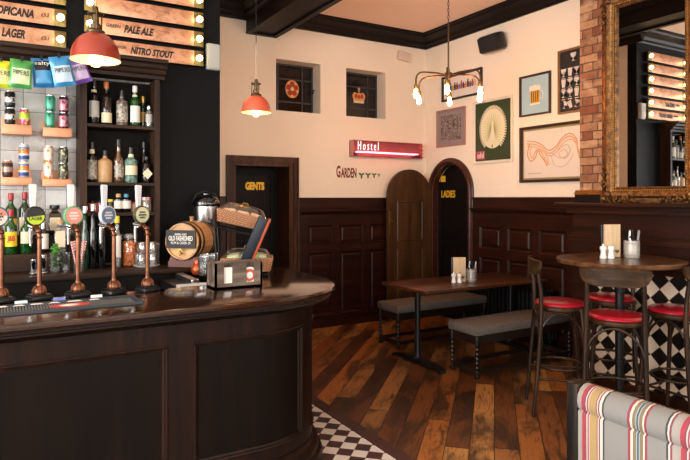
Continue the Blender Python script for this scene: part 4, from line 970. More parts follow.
def basket(label, loc, rz, w, d, h, tilt, packmat, packname, packlabels, cw=.0):
    t = thing('wicker_basket', label, 'basket', loc, rz, 'wicker snack baskets on the bar'); t.rotation_euler = (tilt[0], tilt[1], rz)
    b = MB(); T = .012
    O = [(-w/2, -d/2), (w/2, -d/2), (w/2, d/2), (-w/2, d/2)]; s0 = .88
    b.box(-w/2*s0, w/2*s0, -d/2*s0, d/2*s0, 0, .008)
    for k in range(4):
        (ax, ay), (bx_, by) = O[k], O[(k+1) % 4]; q = 1-T/(w/2)
        b.quad([(ax*s0, ay*s0, 0), (bx_*s0, by*s0, 0), (bx_, by, h), (ax, ay, h)]); b.quad([(ax*s0*q, ay*s0*q, 0), (ax*q, ay*q, h), (bx_*q, by*q, h), (bx_*s0*q, by*s0*q, 0)]); b.quad([(ax, ay, h), (bx_, by, h), (bx_*q, by*q, h), (ax*q, ay*q, h)])
    nr = 6
    for r in range(nr):
        f = (r+.5)/nr; s_ = (s0+(1-s0)*f); P = []
        for k in range(4):
            (ax, ay), (bx_, by) = O[k], O[(k+1) % 4]; m_ = int(math.hypot(bx_-ax, by-ay)/.011)
            for i in range(m_):
                g = i/m_; P.append(((ax+(bx_-ax)*g)*s_*(1+(.014 if (i+r) % 2 else -.004)), (ay+(by-ay)*g)*s_*(1+(.014 if (i+r) % 2 else -.004)), h*f))
        b.tube(P, h/nr*.5, 6, closed=True)
    b.build('woven_body', m_wick, t, smooth=40, recalc=False)
    b = MB(); b.tube([(x, y, h) for x, y in O], .008, 8, closed=True); b.tube([(x*.99, y*.99, h-.014) for x, y in O], .006, 8, closed=True); b.tube([(x*s0, y*s0, .004) for x, y in O], .007, 8, closed=True); b.build('braided_rim', m_wick, t)
    # domed clear cover
    b = MB(); n = 10
    V = [[b.v(((2*i/n-1)*w/2*.97, (2*j/n-1)*d/2*.97, h+.008+.062*(max(0, 1-(2*i/n-1)**4)*max(0, 1-(2*j/n-1)**4))**.5)) for i in range(n+1)] for j in range(n+1)]
    for j in range(n):
        for i in range(n): b.face([V[j][i], V[j][i+1], V[j+1][i+1], V[j+1][i]])
    cv = b.build('clear_cover', m_cover, t, smooth=60); b = MB(); b.tube([(-.02, 0, h+.07), (-.015, 0, h+.082), (.015, 0, h+.082), (.02, 0, h+.07)], .004); b.build('cover_handle', m_brass, cv)
    mm = Matrix.Translation(loc) @ t.rotation_euler.to_matrix().to_4x4()
    for k, lb in enumerate(packlabels):
        n_ = len(packlabels); cx = (k+.5)/n_*w*.8-w*.4
        b = MB(); b.cbox((0, 0, 0), (w*.8/n_*.92, d*.72, h*.62), rot=Matrix.Rotation(.12*(k-1), 3, 'Y'), b=.012)
        o = b.build(packname, packmat, smooth=50); o.matrix_world = mm @ Matrix.Translation((cx, 0, h*.75)); o.rotation_euler = t.rotation_euler; o.location = mm @ Vector((cx, 0, h*1.02)); tag(o, lb, 'snack', 'wrapped snacks in the baskets')
    return t
BX, BY = 1.435, 3.80
basket('lower wicker basket under a clear cover with green packets', (BX+.03, BY, 1.085), math.radians(-24), .34, .22, .085, (0, 0), m_gpack, 'wrapped_snack', ['green-wrapped snack at the barrel end of the lower basket', 'green-wrapped snack in the middle of the lower basket', 'green-wrapped snack at the outer end of the lower basket'])
basket('upper tilted wicker basket under a clear cover with brown packets', (BX-.02, BY, 1.39), math.radians(-24), .335, .2, .075, (math.radians(-4), math.radians(13)), m_bpack, 'wrapped_snack', ['brown-wrapped snack at the high end of the upper basket', 'brown-wrapped snack in the middle of the upper basket', 'brown-wrapped snack at the low end of the upper basket'])
t = thing('basket_stand', 'black metal two-tier stand with slanting dark slab leg holding the baskets', 'stand', (BX, BY, BZ+.001), math.radians(-24))
b = MB()
for sy in (-.1, .1): b.tube([(-.185, sy, .33), (-.175, sy, .18), (-.17, sy, .006), (.17, sy, .006)], .006)
b.tube([(-.17, -.1, .006), (-.17, .1, .006)], .006); b.tube([(.17, -.1, .006), (.17, .1, .006)], .006)
b.build('wire_frame', m_blackmet, t)
b = MB(); b.tube([(-.185, -.1, .33), (-.185, .1, .33)], .006); b.tube([(-.185, -.1, .33), (.1, -.1, .262)], .006); b.tube([(-.185, .1, .33), (.1, .1, .262)], .006); b.build('upper_rail', m_blackmet, t)
b = MB(Matrix.Translation((.075, -.185, .225)) @ Matrix.Rotation(math.radians(23), 4, 'Y') @ Matrix.Rotation(math.radians(20), 4, 'Z')); b.cbox((0, 0, 0), (.07, .022, .36), b=.006); b.build('slanting_slab', plain('dark_blue_slab', '#18232e', .4), t)
b = MB(Matrix.Translation((.118, -.178, .225)) @ Matrix.Rotation(math.radians(23), 4, 'Y') @ Matrix.Rotation(math.radians(20), 4, 'Z')); b.cbox((0, 0, 0), (.016, .02, .34), b=.002); b.build('copper_edge_strip', plain('orange_edge', '#a8492c', .4), t)
gx, gy = 1.3, 3.92
tum2 = None
for k, (px, Y, lb) in enumerate(((205, 4.02, 'upright tumbler beside the barrel on the bar'), (212, 3.9, 'upright tumbler next to the basket stand leg'), (214.5, 4.03, 'upright tumbler behind the one next to the stand leg'), (203.5, 3.86, 'upright tumbler in front of the urn'))):
    if tum2 is None: tum2 = thing('water_glass', lb, 'glass'); MB().lathe([(0, 0), (.03, 0), (.032, .004), (.04, .125), (.038, .125), (.03, .012), (0, .012)], seg=20).build('glass_body', m_tumb, tum2)
    place(tum2, k == 0, (XonY(px, Y), Y, BZ+.001), 0, lb, 'water glasses on the bar')
b = MB(); b.lathe([(0, 0), (.03, 0), (.042, .02), (.04, .05), (.025, .07), (.026, .09), (.02, .1), (0, .1)], seg=20)
tag(b.build('copper_shaker', plain('orange_copper', '#b8512c', .3, .6), loc=(XonY(197.5, 3.93), 3.93, BZ+.001)), 'small orange copper pot between the barrel and the glasses', 'pot')
# cooler between the counters
t = thing('under_counter_cooler', 'small white-framed cooler with grey rail behind the bar end', 'cooler', (1.035, 3.83, 0))
MB().box(-.1, .1, -.2, .2, .0, 1.03).build('cooler_body', m_blackpl, t, smooth=0)
b = MB()
for a, c, d, e in ((-.1, .1, 1.03, 1.045), (-.1, -.075, .6, 1.03), (.085, .1, .6, 1.03)): b.box(a, c, -.215, -.2, d, e)
b.build('white_trim', m_white, t, smooth=0); MB().cbox((.02, 0, 1.05), (.05, .38, .035), b=.004).build('grey_rail', m_steel, t)

# ------------------------------------------------------------------ pendant lamps
m_shade = plain('red_lamp_enamel', '#862a1a', .3, coat=.4); m_shade_in = plain('cream_lamp_enamel', '#f0e2cc', .4)
m_bulb = emit('warm_filament_bulb', '#ffb060', 26.0, '#ffe2b0'); m_fil = emit('amber_filament_bulb', '#ffa45c', 120.0, '#ffe2b0')
def pendant(x, y, label, shade):
    t = thing('pendant_lamp', label, 'pendant lamp', (x, y, 2.168), group=None)
    P = [(.1, 0), (.097, .03), (.088, .058), (.073, .083), (.052, .102), (.03, .113), (.018, .117)]
    MB().lathe([(.102, -.003), (.1015, 0)] + P, seg=40).build('lamp_shade', shade, t)
    MB().lathe([(.1005, -.003), (.0995, 0)] + [(r-.003, z-.003) for r, z in P[1:-1]], seg=40).build('shade_lining', m_shade_in, t)
    b = MB(); b.lathe([(0, .11), (.035, .112), (.038, .12), (.03, .126), (.022, .13), (.022, .15), (.014, .155), (.014, .19), (.034, .192), (.034, .198), (.014, .2), (.01, .225), (0, .23)], seg=20)
    for k in range(3):
        a = 2*PI*k/3+.5; b.tube([(.03*math.cos(a), .03*math.sin(a), .12), (.03*math.cos(a), .03*math.sin(a), .2)], .003, 6); b.ball((.03*math.cos(a), .03*math.sin(a), .203), .005, 8)
    b.build('lamp_holder', plain('aged_brass_fitting', '#5a4a35', .35, .9), t)
    b = MB(); b.lathe([(0, -.03), (.014, -.028), (.026, -.012), (.028, .006), (.02, .03), (.013, .05), (.013, .07), (0, .07)], seg=20); b.build('lamp_bulb', m_bulb, t)
    MB().cyl((0, 0, .225), (0, 0, .47), .0045, 8).build('lamp_rod', plain('pale_rod', '#b5a690', .35, .7), t)
    MB().cyl((0, 0, .47), (0, 0, 1.558), .003, 8).build('lamp_cord', m_blackmet, t)
    b = MB(); b.lathe([(0, 1.558), (.05, 1.558), (.055, 1.575), (.05, 1.59), (0, 1.59)], seg=20); b.build('ceiling_rose', m_blackmet, t)
    return t
pendant(.349, 2.675, 'red domed pendant lamp hanging low over the bar, near the crisp packets', m_shade)
pendant(1.51, 3.752, 'red pendant lamp coloured orange for its glow, on a pale rod before the gents door wall', plain('red_lamp_enamel_glow', '#c9553a', .3, coat=.3))  # same red lamp type; its glow is put into a more orange colour

# chandelier
m_abrass = plain('antique_brass', '#6a5238', .3, .9)
t = thing('chandelier', 'antique brass chandelier with six bare filament bulbs over the dining table', 'chandelier', (3.64, 4.24, 2.74), .6)
b = MB(); b.cyl((0, 0, .0), (0, 0, .5), .008, 10); b.lathe([(0, -.05), (.012, -.045), (.016, -.03), (.034, -.025), (.036, .02), (.016, .026), (.012, .06), (.008, .065)], seg=20); b.build('centre_stem', m_abrass, t)
b = MB()
for k in range(16):
    M0 = b.M; b.M = Matrix.Translation((0, 0, .515+.032*k)) @ Matrix.Rotation(PI/2*(k % 2), 4, 'Z') @ Matrix.Rotation(PI/2, 4, 'X'); b.tube([(.008*math.cos(a), .018*math.sin(a), 0) for a in [2*PI*i/12 for i in range(12)]], .0025, 6, closed=True); b.M = M0
b.cyl((0, 0, .99), (0, 0, 1.02), .05); b.build('chain', m_blackmet, t)
for k in range(6):
    a = 2*PI*k/6+math.radians(13); c_, s_ = math.cos(a), math.sin(a); R1 = .335
    pts = [(.03*c_, .03*s_, 0)] + [(r*c_, r*s_, z) for r, z in ((.12, .012), (.25, .012), (.295, .004), (.322, -.02), (R1, -.055), (R1, -.11))]
    am = MB().tube(pts, .008, 10).build('arm', m_abrass, t)
    b = MB(); b.lathe([(.012, -.105), (.019, -.112), (.021, -.13), (.019, -.155), (.0, -.155)], (R1*c_, R1*s_, 0), 14); b.build('bulb_socket', m_brass, am)
    b = MB(); b.lathe([(0, -.238), (.011, -.236), (.019, -.225), (.0225, -.21), (.019, -.19), (.014, -.17), (.0135, -.156)], (R1*c_, R1*s_, 0), 16); b.build('filament_bulb', m_fil, am)

# ------------------------------------------------------------------ speaker, sensor
y0, y1 = YonX(505, XB-.12), YonX(479.5, XB-.12)
t = thing('wall_speaker', 'black horizontal speaker tilted on the cream wall near the ceiling', 'speaker', (XB-.12, (y0+y1)/2, Zat(43, XB-.12, (y0+y1)/2)), -PI/2)
b = MB(Matrix.Rotation(math.radians(16), 4, 'X')); b.cbox((0, 0, 0), (.33, .14, .2), b=.035); b.build('cabinet', m_blackpl, t)
b = MB(Matrix.Rotation(math.radians(16), 4, 'X')); b.cbox((0, -.073, 0), (.29, .008, .16), b=.003); b.build('grille', plain('speaker_mesh', '#141416', .8), t)
MB().cyl((0, .05, 0), (0, .118, .02), .02).build('bracket', m_blackmet, t)
t = thing('wall_mounted_sensor', 'small pale square sensor box on the cream wall under the moulding', 'sensor', (XonY(402.5, YA), YA-.001, Zat(57, XonY(402.5, YA), YA)))
MB().cbox((0, -.03, 0), (.19, .055, .12), rot=Matrix.Rotation(.12, 3, 'Y'), b=.012).build('sensor_box', plain('cream_plastic', '#d8c4b4', .5), t)

# ------------------------------------------------------------------ pictures on the side wall (local: x to the right, -y to the room)
def picture(name, label, px0, px1, pyT, pyB, frame_m, fw, fd, print_m, mount_m=None, mw=0, Y0=None, lean=0):
    XF = XB-.025; ya = YonX(px0, XF); yb = Y0 if Y0 is not None else YonX(px1, XF)
    zt, zb = Zat(pyT, XF, ya), Zat(pyB, XF, ya)
    w, h = ya-yb, zt-zb
    t = thing(name, label, 'picture', (XB-.002, (ya+yb)/2, zb), -PI/2)
    b = MB(); Q = [(-w/2, 0, 1, 1), (w/2, 0, -1, 1), (w/2, h, -1, -1), (-w/2, h, 1, -1)]
    pr = [(0, 0), (0, -fd), (fw*.35, -fd), (fw*.55, -fd*.75), (fw*.85, -fd*.8), (fw, -fd*.5), (fw, 0)]
    rings = [[b.v((x+sx*o, y, z+sz*o)) for o, y in pr] for x, z, sx, sz in Q]
    for k in range(4):
        A, B_ = rings[k], rings[(k+1) % 4]
        for i in range(len(pr)-1): b.face([A[i], A[i+1], B_[i+1], B_[i]])
    b.build('picture_frame', frame_m, t, smooth=0)
    if mount_m:
        MB().box(-w/2+fw*.8, w/2-fw*.8, -.008, -.002, fw*.8, h-fw*.8).build('mount', mount_m, t, smooth=0)
    e = fw+mw
    pr_ = MB().box(-w/2+e*.98, w/2-e*.98, -.011, -.003, e*.98, h-e*.98).build('print', print_m, t, smooth=0)
    return t, w, h, pr_
m_fblack = plain('black_frame', '#18120f', .35); m_fgrey = plain('grey_lilac_frame', '#9a7868', .5); m_fcream = plain('cream_frame', '#e2d8c4', .5); m_fbrown = plain('brown_frame', '#3a2418', .35); m_foak = plain('oak_frame', '#8a6540', .45)
m_white_p = plain('print_paper', '#ddd3c6', .5)
t, w, h, p = picture('framed_print', 'long black-framed print of a row of small coloured figures', 441.8, 481.4, 77.7, 102.3, m_fblack, .028, .03, m_white_p)
b = MB(); cs = ['#a8412c', '#2f4a6a', '#c2803c', '#3a3a3a', '#8a2f2f', '#5f7f9a', '#b5483a', '#2c3c5a', '#cc8a5a', '#6a2f3a', '#3f5f7f', '#a8442f', '#d0b090']
ms = [plain('figure_'+c[1:], c, .6) for c in cs]
for k in range(13):
    x = -w*.33+k*w*.055; hh = .085+.02*math.sin(k*2.3); z = h*.38
    b.prism([(x-.016, z), (x+.016, z), (x+.02, z+hh*.6), (x+.008, z+hh*.72), (x+.01, z+hh), (x-.01, z+hh), (x-.008, z+hh*.72), (x-.02, z+hh*.6)], -.0125, -.011, 'xz', k)
b.build('printed_figures', ms, p, smooth=0)
m_eng = NT('engraved_city_print'); v_ = m_eng.n('ShaderNodeTexVoronoi', feature='DISTANCE_TO_EDGE'); v_.inputs['Scale'].default_value = 28; m_eng.put(v_.inputs['Vector'], m_eng.coords())
n_ = m_eng.noise(m_eng.coords(), 14, 8, .75); m_eng.set(col=m_eng.mix(m_eng.ramp(v_.outputs[0], [(.02, (1, 1, 1, 1)), (.12, (0, 0, 0, 1))]), m_eng.ramp(n_, [(.35, srgb('#4a423f')), (.6, srgb('#a3948a')), (.75, srgb('#cbbfb2'))]), srgb('#3a3230')), rough=.5)
picture('framed_engraving', 'grey-framed black and white engraving above the arched doorway', 436.3, 464.5, 111.4, 147.8, m_fgrey, .03, .025, m_eng.m, plain('grey_mount', '#8f8284', .6), .05)
# white bird with a fanned tail
t, w, h, p = picture('framed_bird_print', 'green print of a white bird with fanned tail in a cream frame', 473, 512.5, 102.3, 164.3, m_fcream, .032, .03, plain('dark_green_print', '#2c3f22', .5))
b = MB(); m_bird = plain('white_bird_print', '#e0dcb8', .5); m_bird2 = plain('pale_yellow_quill', '#b9bf86', .5); m_grass = plain('olive_print', '#5a6a2f', .5)
cz = h*.55
for k in range(44):
    for rr, s in ((.245, .017), (.2, .02), (.15, .022)):
        if rr < .24 and k % 2: continue
        a = math.radians(-52+284*k/43); x, z = rr*.82*math.cos(a), cz-.01+rr*1.02*math.sin(a)
        tx, tz = math.cos(a), math.sin(a)
        b.prism([(x-tz*s*.55, z+tx*s*.55), (x-tx*s*1.6, z-tz*s*1.6), (x+tz*s*.55, z-tx*s*.55), (x+tx*s*1.3+tz*s*.35, z+tz*s*1.3-tx*s*.35), (x+tx*s*1.3-tz*s*.35, z+tz*s*1.3+tx*s*.35)][::-1], -.0118-.0004*(3 if rr > .24 else 2 if rr > .16 else 1), -.011, 'xz', 0)
b.prism([(.195*math.cos(a), cz-.01+.235*math.sin(a)) for a in [2*PI*i/40 for i in range(40)]], -.0125, -.011, 'xz', 0)
for k in range(22):
    a = math.radians(-40+260*k/21); b.prism([(.012*math.cos(a+1.5), cz-.06+.012*math.sin(a+1.5)), (.17*math.cos(a)-.002, cz-.05+.22*math.sin(a)), (.17*math.cos(a)+.002, cz-.05+.22*math.sin(a)), (.012*math.cos(a-1.5), cz-.06+.012*math.sin(a-1.5))], -.013, -.0125, 'xz', 1)
b.prism([(-.03, cz-.2), (.03, cz-.2), (.05, cz-.12), (.028, cz-.04), (.012, cz+.03), (.018, cz+.06), (-.005, cz+.08), (-.02, cz+.055), (-.012, cz+.02), (-.028, cz-.04), (-.05, cz-.12)], -.0145, -.013, 'xz', 0)
b.prism([(-.012, cz-.235), (0, cz-.235), (.004, cz-.2), (-.012, cz-.2)], -.0145, -.011, 'xz', 2)
b.build('printed_bird', [m_bird, m_bird2, m_grass], p, smooth=0)
b = MB(); b.box(-w/2+.05, -w/2+.19, -.0125, -.0115, .05, .15); b.build('pink_corner_patch', plain('pink_patch', '#b04a60', .5), p, smooth=0)
b = MB(); add_text(b, 'ohl', .11, .07, (-w/2+.12, -.0135, .1), thick=.001, bold=.03); b.build('lettering', m_white_p, p, smooth=0, recalc=False)
# glass of beer on pale blue
t, w, h, p = picture('framed_beer_print', 'pale blue print of a full beer mug in a dark frame', 519.5, 550, 77.5, 117.5, m_fbrown, .022, .03, plain('pale_blue_print', '#a3c4cc', .5))
b = MB(); bw = .062
b.prism([(-bw, h*.3), (bw, h*.3), (bw*1.05, h*.62), (-bw*1.05, h*.62)], -.0125, -.011, 'xz', 0)
for k in range(4): b.box(-bw*.8+k*bw*.44, -bw*.62+k*bw*.44, -.0135, -.0125, h*.33, h*.59, 2)
b.box(-bw*1.1, bw*1.1, -.0135, -.011, h*.26, h*.3, 1)
b.prism([(-bw*1.1, h*.6), (bw*1.1, h*.6), (bw*1.25, h*.68), (bw*.9, h*.74), (bw*.3, h*.72), (0, h*.76), (-bw*.5, h*.73), (-bw*1.05, h*.74), (-bw*1.25, h*.67)], -.0135, -.011, 'xz', 1)
b.tube([(bw*1.1, -.0125, h*.58), (bw*1.6, -.0125, h*.57), (bw*1.75, -.0125, h*.5), (bw*1.7, -.0125, h*.4), (bw*1.1, -.0125, h*.37)], .0045, 6, mi=1)
b.build('printed_beer_mug', [plain('amber_beer_print', '#c99a34', .5), plain('foam_print', '#e6e2d6', .5), plain('dark_amber_print', '#6a4a18', .5)], p, smooth=0)
# chart of white glasses on black
t, w, h, p = picture('framed_glass_chart', 'black chart of rows of white drinking glasses in an oak frame', 558, 0, 51.5, 114.6, m_foak, .02, .03, plain('charcoal_print', '#1f1f22', .5), Y0=3.72)
b = MB()
def gl(x, z, s, k):
    P = [[(-.3, 0), (.3, 0), (.3, .06), (.06, .1), (.06, .4), (.35, .6), (.4, 1), (-.4, 1), (-.35, .6), (-.06, .4), (-.06, .1), (-.3, .06)], [(-.22, 0), (.22, 0), (.34, 1), (-.34, 1)], [(-.25, 0), (.25, 0), (.05, .1), (.05, .5), (.45, 1), (-.45, 1), (-.05, .5), (-.05, .1)]][k % 3]
    b.prism([(x+s*px, z+s*pz) for px, pz in P], -.0125, -.011, 'xz')
gl(0, h*.8, .085, 0)
for r in range(3):
    for c in range(4): gl(-w*.33+c*w*.22, h*(.58-.165*r), .08, r+c); b.box(-w*.33+c*w*.22-.022, -w*.33+c*w*.22+.022, -.0125, -.011, h*(.58-.165*r)-.022, h*(.58-.165*r)-.014)
for c in range(4):
    M0 = b.M; x = -w*.3+c*w*.2; b.M = M0 @ Matrix.Translation((x, 0, h*.12)) @ Matrix.Rotation((-1)**c*.35, 4, 'Y') @ Matrix.Translation((-x, 0, -h*.12)); gl(x, h*.08, .075, c); b.M = M0
b.build('glass_print', plain('chalk_white_print', '#cdc9c2', .6), p, smooth=0)
# map
t, w, h, p = picture('framed_map', 'large dark-framed map drawn in orange lines beside the brick chimney', 520, 0, 128, 182.8, m_fbrown, .03, .035, plain('map_paper', '#dcd3c4', .5), plain('gold_green_mount', '#8a8458', .5), .02, Y0=3.68)
b = MB(); m_map = plain('orange_map_ink', '#c98a4c', .6); m_map2 = plain('pale_orange_map_ink', '#dcb083', .6); m_map3 = plain('grey_map_ink', '#b3a493', .6)
def curve(pts, r, mi, n=6):
    P = []
    for i in range(len(pts)-1):
        p0, p1, p2, p3 = [Vector(pts[max(0, min(len(pts)-1, j))]) for j in (i-1, i, i+1, i+2)]
        for k in range(n):
            u = k/n; P.append(.5*((2*p1)+(-p0+p2)*u+(2*p0-5*p1+4*p2-p3)*u*u+(-p0+3*p1-3*p2+p3)*u**3))
    P.append(Vector(pts[-1])); b.tube([(q.x, -.0115, q.y) for q in P], r, 5, mi)
X = lambda f: -w/2+w*f
Z = lambda f: h*f
main = [(X(.1), Z(.75)), (X(.22), Z(.72)), (X(.32), Z(.66)), (X(.42), Z(.55)), (X(.52), Z(.6)), (X(.62), Z(.75)), (X(.72), Z(.8)), (X(.8), Z(.7)), (X(.83), Z(.5)), (X(.9), Z(.38))]
curve(main, .005, 0); curve([(x, z-.03) for x, z in main], .009, 1); curve([(x+.005, z-.06) for x, z in main], .004, 0)
curve([(X(.14), Z(.7)), (X(.11), Z(.5)), (X(.16), Z(.38)), (X(.23), Z(.45)), (X(.27), Z(.58)), (X(.3), Z(.48)), (X(.36), Z(.38)), (X(.4), Z(.28))], .006, 0)
curve([(X(.17), Z(.66)), (X(.15), Z(.52)), (X(.19), Z(.44)), (X(.24), Z(.56)), (X(.3), Z(.56)), (X(.36), Z(.44)), (X(.43), Z(.3))], .01, 1)
curve([(X(.4), Z(.28)), (X(.42), Z(.38)), (X(.38), Z(.47)), (X(.46), Z(.5)), (X(.55), Z(.42)), (X(.66), Z(.4)), (X(.72), Z(.52)), (X(.66), Z(.62)), (X(.54), Z(.52))], .0035, 2)
curve([(X(.46), Z(.45)), (X(.5), Z(.3)), (X(.6), Z(.25)), (X(.7), Z(.33)), (X(.76), Z(.45))], .003, 2); curve([(X(.56), Z(.5)), (X(.6), Z(.4)), (X(.68), Z(.45)), (X(.64), Z(.54)), (X(.57), Z(.5))], .003, 0)
curve([(X(.6), Z(.84)), (X(.6), Z(.92))], .002, 2)
for k in range(6): b.box(X(.12)+k*.03, X(.12)+k*.03+.02, -.0118, -.011, Z(.15), Z(.17), 2)
b.build('map_drawing', [m_map, m_map2, m_map3], p, smooth=0)

# ------------------------------------------------------------------ neon sign on the long wall
xa, xb_ = 3.78, 4.86; zt, zb = 2.305, 2.1; yf = YA-.105
t = thing('neon_sign', 'glowing pink box sign with white Hostel lettering over a red neon tube', 'sign', ((xa+xb_)/2, YA-.05, zb)); w = xb_-xa; h = zt-zb
def pbrick():
    t = NT('pink_sign_panel'); x, y, z = t.xyz(); b = t.n('ShaderNodeTexBrick'); t.put(b.inputs['Vector'], t.comb(x, z)); b.inputs['Scale'].default_value = 1
    b.inputs['Brick Width'].default_value = .09; b.inputs['Row Height'].default_value = .028; b.inputs['Mortar Size'].default_value = .0015
    b.inputs['Color1'].default_value = srgb('#8a4a4a'); b.inputs['Color2'].default_value = srgb('#985654'); b.inputs['Mortar'].default_value = srgb('#6a3034')
    t.set(col=b.outputs['Color'], rough=.5); return t.m
MB().box(-w/2, w/2, .036, .046, 0, h).build('back_panel', pbrick(), t, smooth=0)
b = MB()
for a, c, d, e in ((-w/2, w/2, h-.008, h), (-w/2, w/2, 0, .008)): b.box(a, c, -.055, .046, d, e)
for x0 in (-w/2, w/2-.006): b.box(x0, x0+.006, -.055, .046, 0, h)
b.build('sign_casing', clear_glass('pink_acrylic_casing', '#ffb0b0', .1, .08), t, smooth=0)
for sx, wd in ((-1, .07), (1, .1)):
    MB().box(*(sorted((sx*(w/2-.008), sx*(w/2-wd)))), -.03, .03, .008, .055).build('tube_end_block', plain('dark_end_block', '#5a1a22', .4), t, smooth=0)
b = MB(); b.tube([(-w/2+.05, -.02, .05), (-w/2+.09, -.02, .062), (w/2-.09, -.02, .058), (w/2-.05, -.02, .06)], .011, 12); b.build('neon_tube', emit('red_neon', '#ff6a78', 5.0, '#ff8090'), t)
b = MB(); add_text(b, 'H o s t e l', .31, .108, (-w/2+.22, -.055, h-.066), thick=.003, bold=-.008, shear=.05); b.build('neon_lettering', emit('white_neon', '#ffe4e6', 1.1, '#ffffff'), t, smooth=0, recalc=False)
b = MB()
for i in range(4): b.cbox((w/2+.06, .045, .03+.05*i), (.1, .004, .003))
b.tube([(w/2, .03, .12), (w/2+.08, .035, .12)], .004); b.build('wire_bracket', m_blackmet, t)

# ------------------------------------------------------------------ gilt mirror on the chimney breast
def gilt():
    t = NT('antique_gilt'); n = t.noise(t.coords(), 30, 6, .7); n2 = t.noise(t.coords(), 90, 3)
    t.set(col=t.ramp(n, [(.3, srgb('#22140c')), (.45, srgb('#634226')), (.62, srgb('#93693b')), (.8, srgb('#c69e66'))]), rough=.42, metal=.75); t.bump(t.math('ADD', n, t.math('MULTIPLY', n2, .5)), .6, .006); return t.m
m_gilt = gilt()
XMR = XC-.077; my1, my0, mz0, mz1 = YonX(618, XMR), YonX(686, XMR), 1.668, 3.128
mw, mh = my1-my0, mz1-mz0
t = thing('gilt_mirror', 'tall mirror in an ornate antique gilt frame on the brick chimney', 'mirror', (XC-.002, (my0+my1)/2, mz0), -PI/2)
MB().box(-mw/2-.01, mw/2+.01, -.075, -.07, -.01, mh+.01).build('mirror_glass', plain('mirror_silvering', '#d8d8d8', .015, 1.0), t, smooth=0)
FR = [(0, -.07), (0, -.09), (.012, -.1), (.022, -.092), (.03, -.098), (.045, -.118), (.07, -.125), (.085, -.115), (.09, -.1), (.11, -.1), (.13, -.09), (.15, -.07), (.152, -.05), (.14, -.03), (.14, -.002)]
b = MB(); Q = [(-mw/2, 0, -1, -1), (mw/2, 0, 1, -1), (mw/2, mh, 1, 1), (-mw/2, mh, -1, 1)]
rings = [[b.v((x+sx*o, y, z+sz*o)) for o, y in FR] for x, z, sx, sz in Q]
for k in range(4):
    A, B_ = rings[k], rings[(k+1) % 4]
    for i in range(len(FR)-1): b.face([A[i], A[i+1], B_[i+1], B_[i]])
b.build('gilt_frame', m_gilt, t, smooth=40)
b = MB()
def beads(x0, z0, x1, z1, s, r):
    L_ = math.hypot(x1-x0, z1-z0); n = int(L_/s)
    for i in range(n+1): b.ball((x0+(x1-x0)*i/n, -.098, z0+(z1-z0)*i/n), r, 6)
o_ = .026
for q in ((-mw/2-o_, -o_, mw/2+o_, -o_), (-mw/2-o_, mh+o_, mw/2+o_, mh+o_), (-mw/2-o_, 0, -mw/2-o_, mh), (mw/2+o_, 0, mw/2+o_, mh)): beads(*q, .02, .0075)
b.build('bead_border', plain('bright_gilt', '#c99b52', .35, .8), t)
def scroll(b, x, z, r, a0, turns, y=-.12, s=1, th=.009):
    n = 22; P = []
    for i in range(n+1):
        f = i/n; a = a0+s*f*turns*2*PI; rr = r*(1-.85*f); P.append((x+rr*math.cos(a), y-.012*f, z+rr*math.sin(a)))
    b.tube(P, [th*(1-.5*i/n) for i in range(n+1)], 7); b.ball(P[-1], th*1.1, 8)
def leafy(b, x, z, a, L_, wd, y=-.115):
    c, s = math.cos(a), math.sin(a); n = 7; L1 = []; R1 = []; C1 = []
    for i in range(n+1):
        f = i/n; ww = wd*math.sin(PI*min(1, f*.9+.1))*(1+.25*(i % 2)); px, pz = x+c*L_*f, z+s*L_*f
        C1.append(b.v((px, y-.022*math.sin(PI*f), pz))); L1.append(b.v((px-s*ww, y+.012, pz+c*ww))); R1.append(b.v((px+s*ww, y+.012, pz-c*ww)))
    for i in range(n): b.face([L1[i], C1[i], C1[i+1], L1[i+1]]); b.face([C1[i], R1[i], R1[i+1], C1[i+1]])
for cx, cz, sx, sz in ((-mw/2-.06, -.06, -1, -1), (mw/2+.06, -.06, 1, -1), (-mw/2-.06, mh+.06, -1, 1), (mw/2+.06, mh+.06, 1, 1)):
    b = MB()
    scroll(b, cx+sx*.02, cz+sz*.03, .05, PI/2*sz, 1.3, s=sx); scroll(b, cx-sx*.075, cz+sz*.035, .035, 0, 1.2, s=-sx*sz); scroll(b, cx+sx*.03, cz-sz*.09, .036, PI/2, 1.2, s=sx*sz); scroll(b, cx-sx*.15, cz+sz*.03, .025, 0, 1.2, s=sx*sz); scroll(b, cx+sx*.035, cz-sz*.165, .026, 0, 1.2, s=-sx)
    b.ball((cx, -.125, cz), .03, 12); b.ball((cx+sx*.035, -.12, cz+sz*.035), .022, 10)
    for k in range(7): leafy(b, cx, cz, math.atan2(sz, sx)+(k-3)*.5, .085 if k % 2 else .07, .016)
    for k in range(4): leafy(b, cx-sx*(.05+.05*k), cz+sz*.02, math.atan2(sz*.9, -sx*.5), .05, .014); leafy(b, cx+sx*.02, cz-sz*(.05+.05*k), math.atan2(-sz*.5, sx*.9), .05, .014)
    b.build('corner_ornament', m_gilt, t, smooth=60, recalc=False)
for side in (-1, 1):
    b = MB()
    for k in range(14):
        z = .12+k*(mh-.24)/13; leafy(b, side*(mw/2+.122), z-.03, PI/2+side*.25*(-1)**k, .07, .012, -.075)
    b.build('leaf_edging', m_gilt, t, smooth=60, recalc=False)

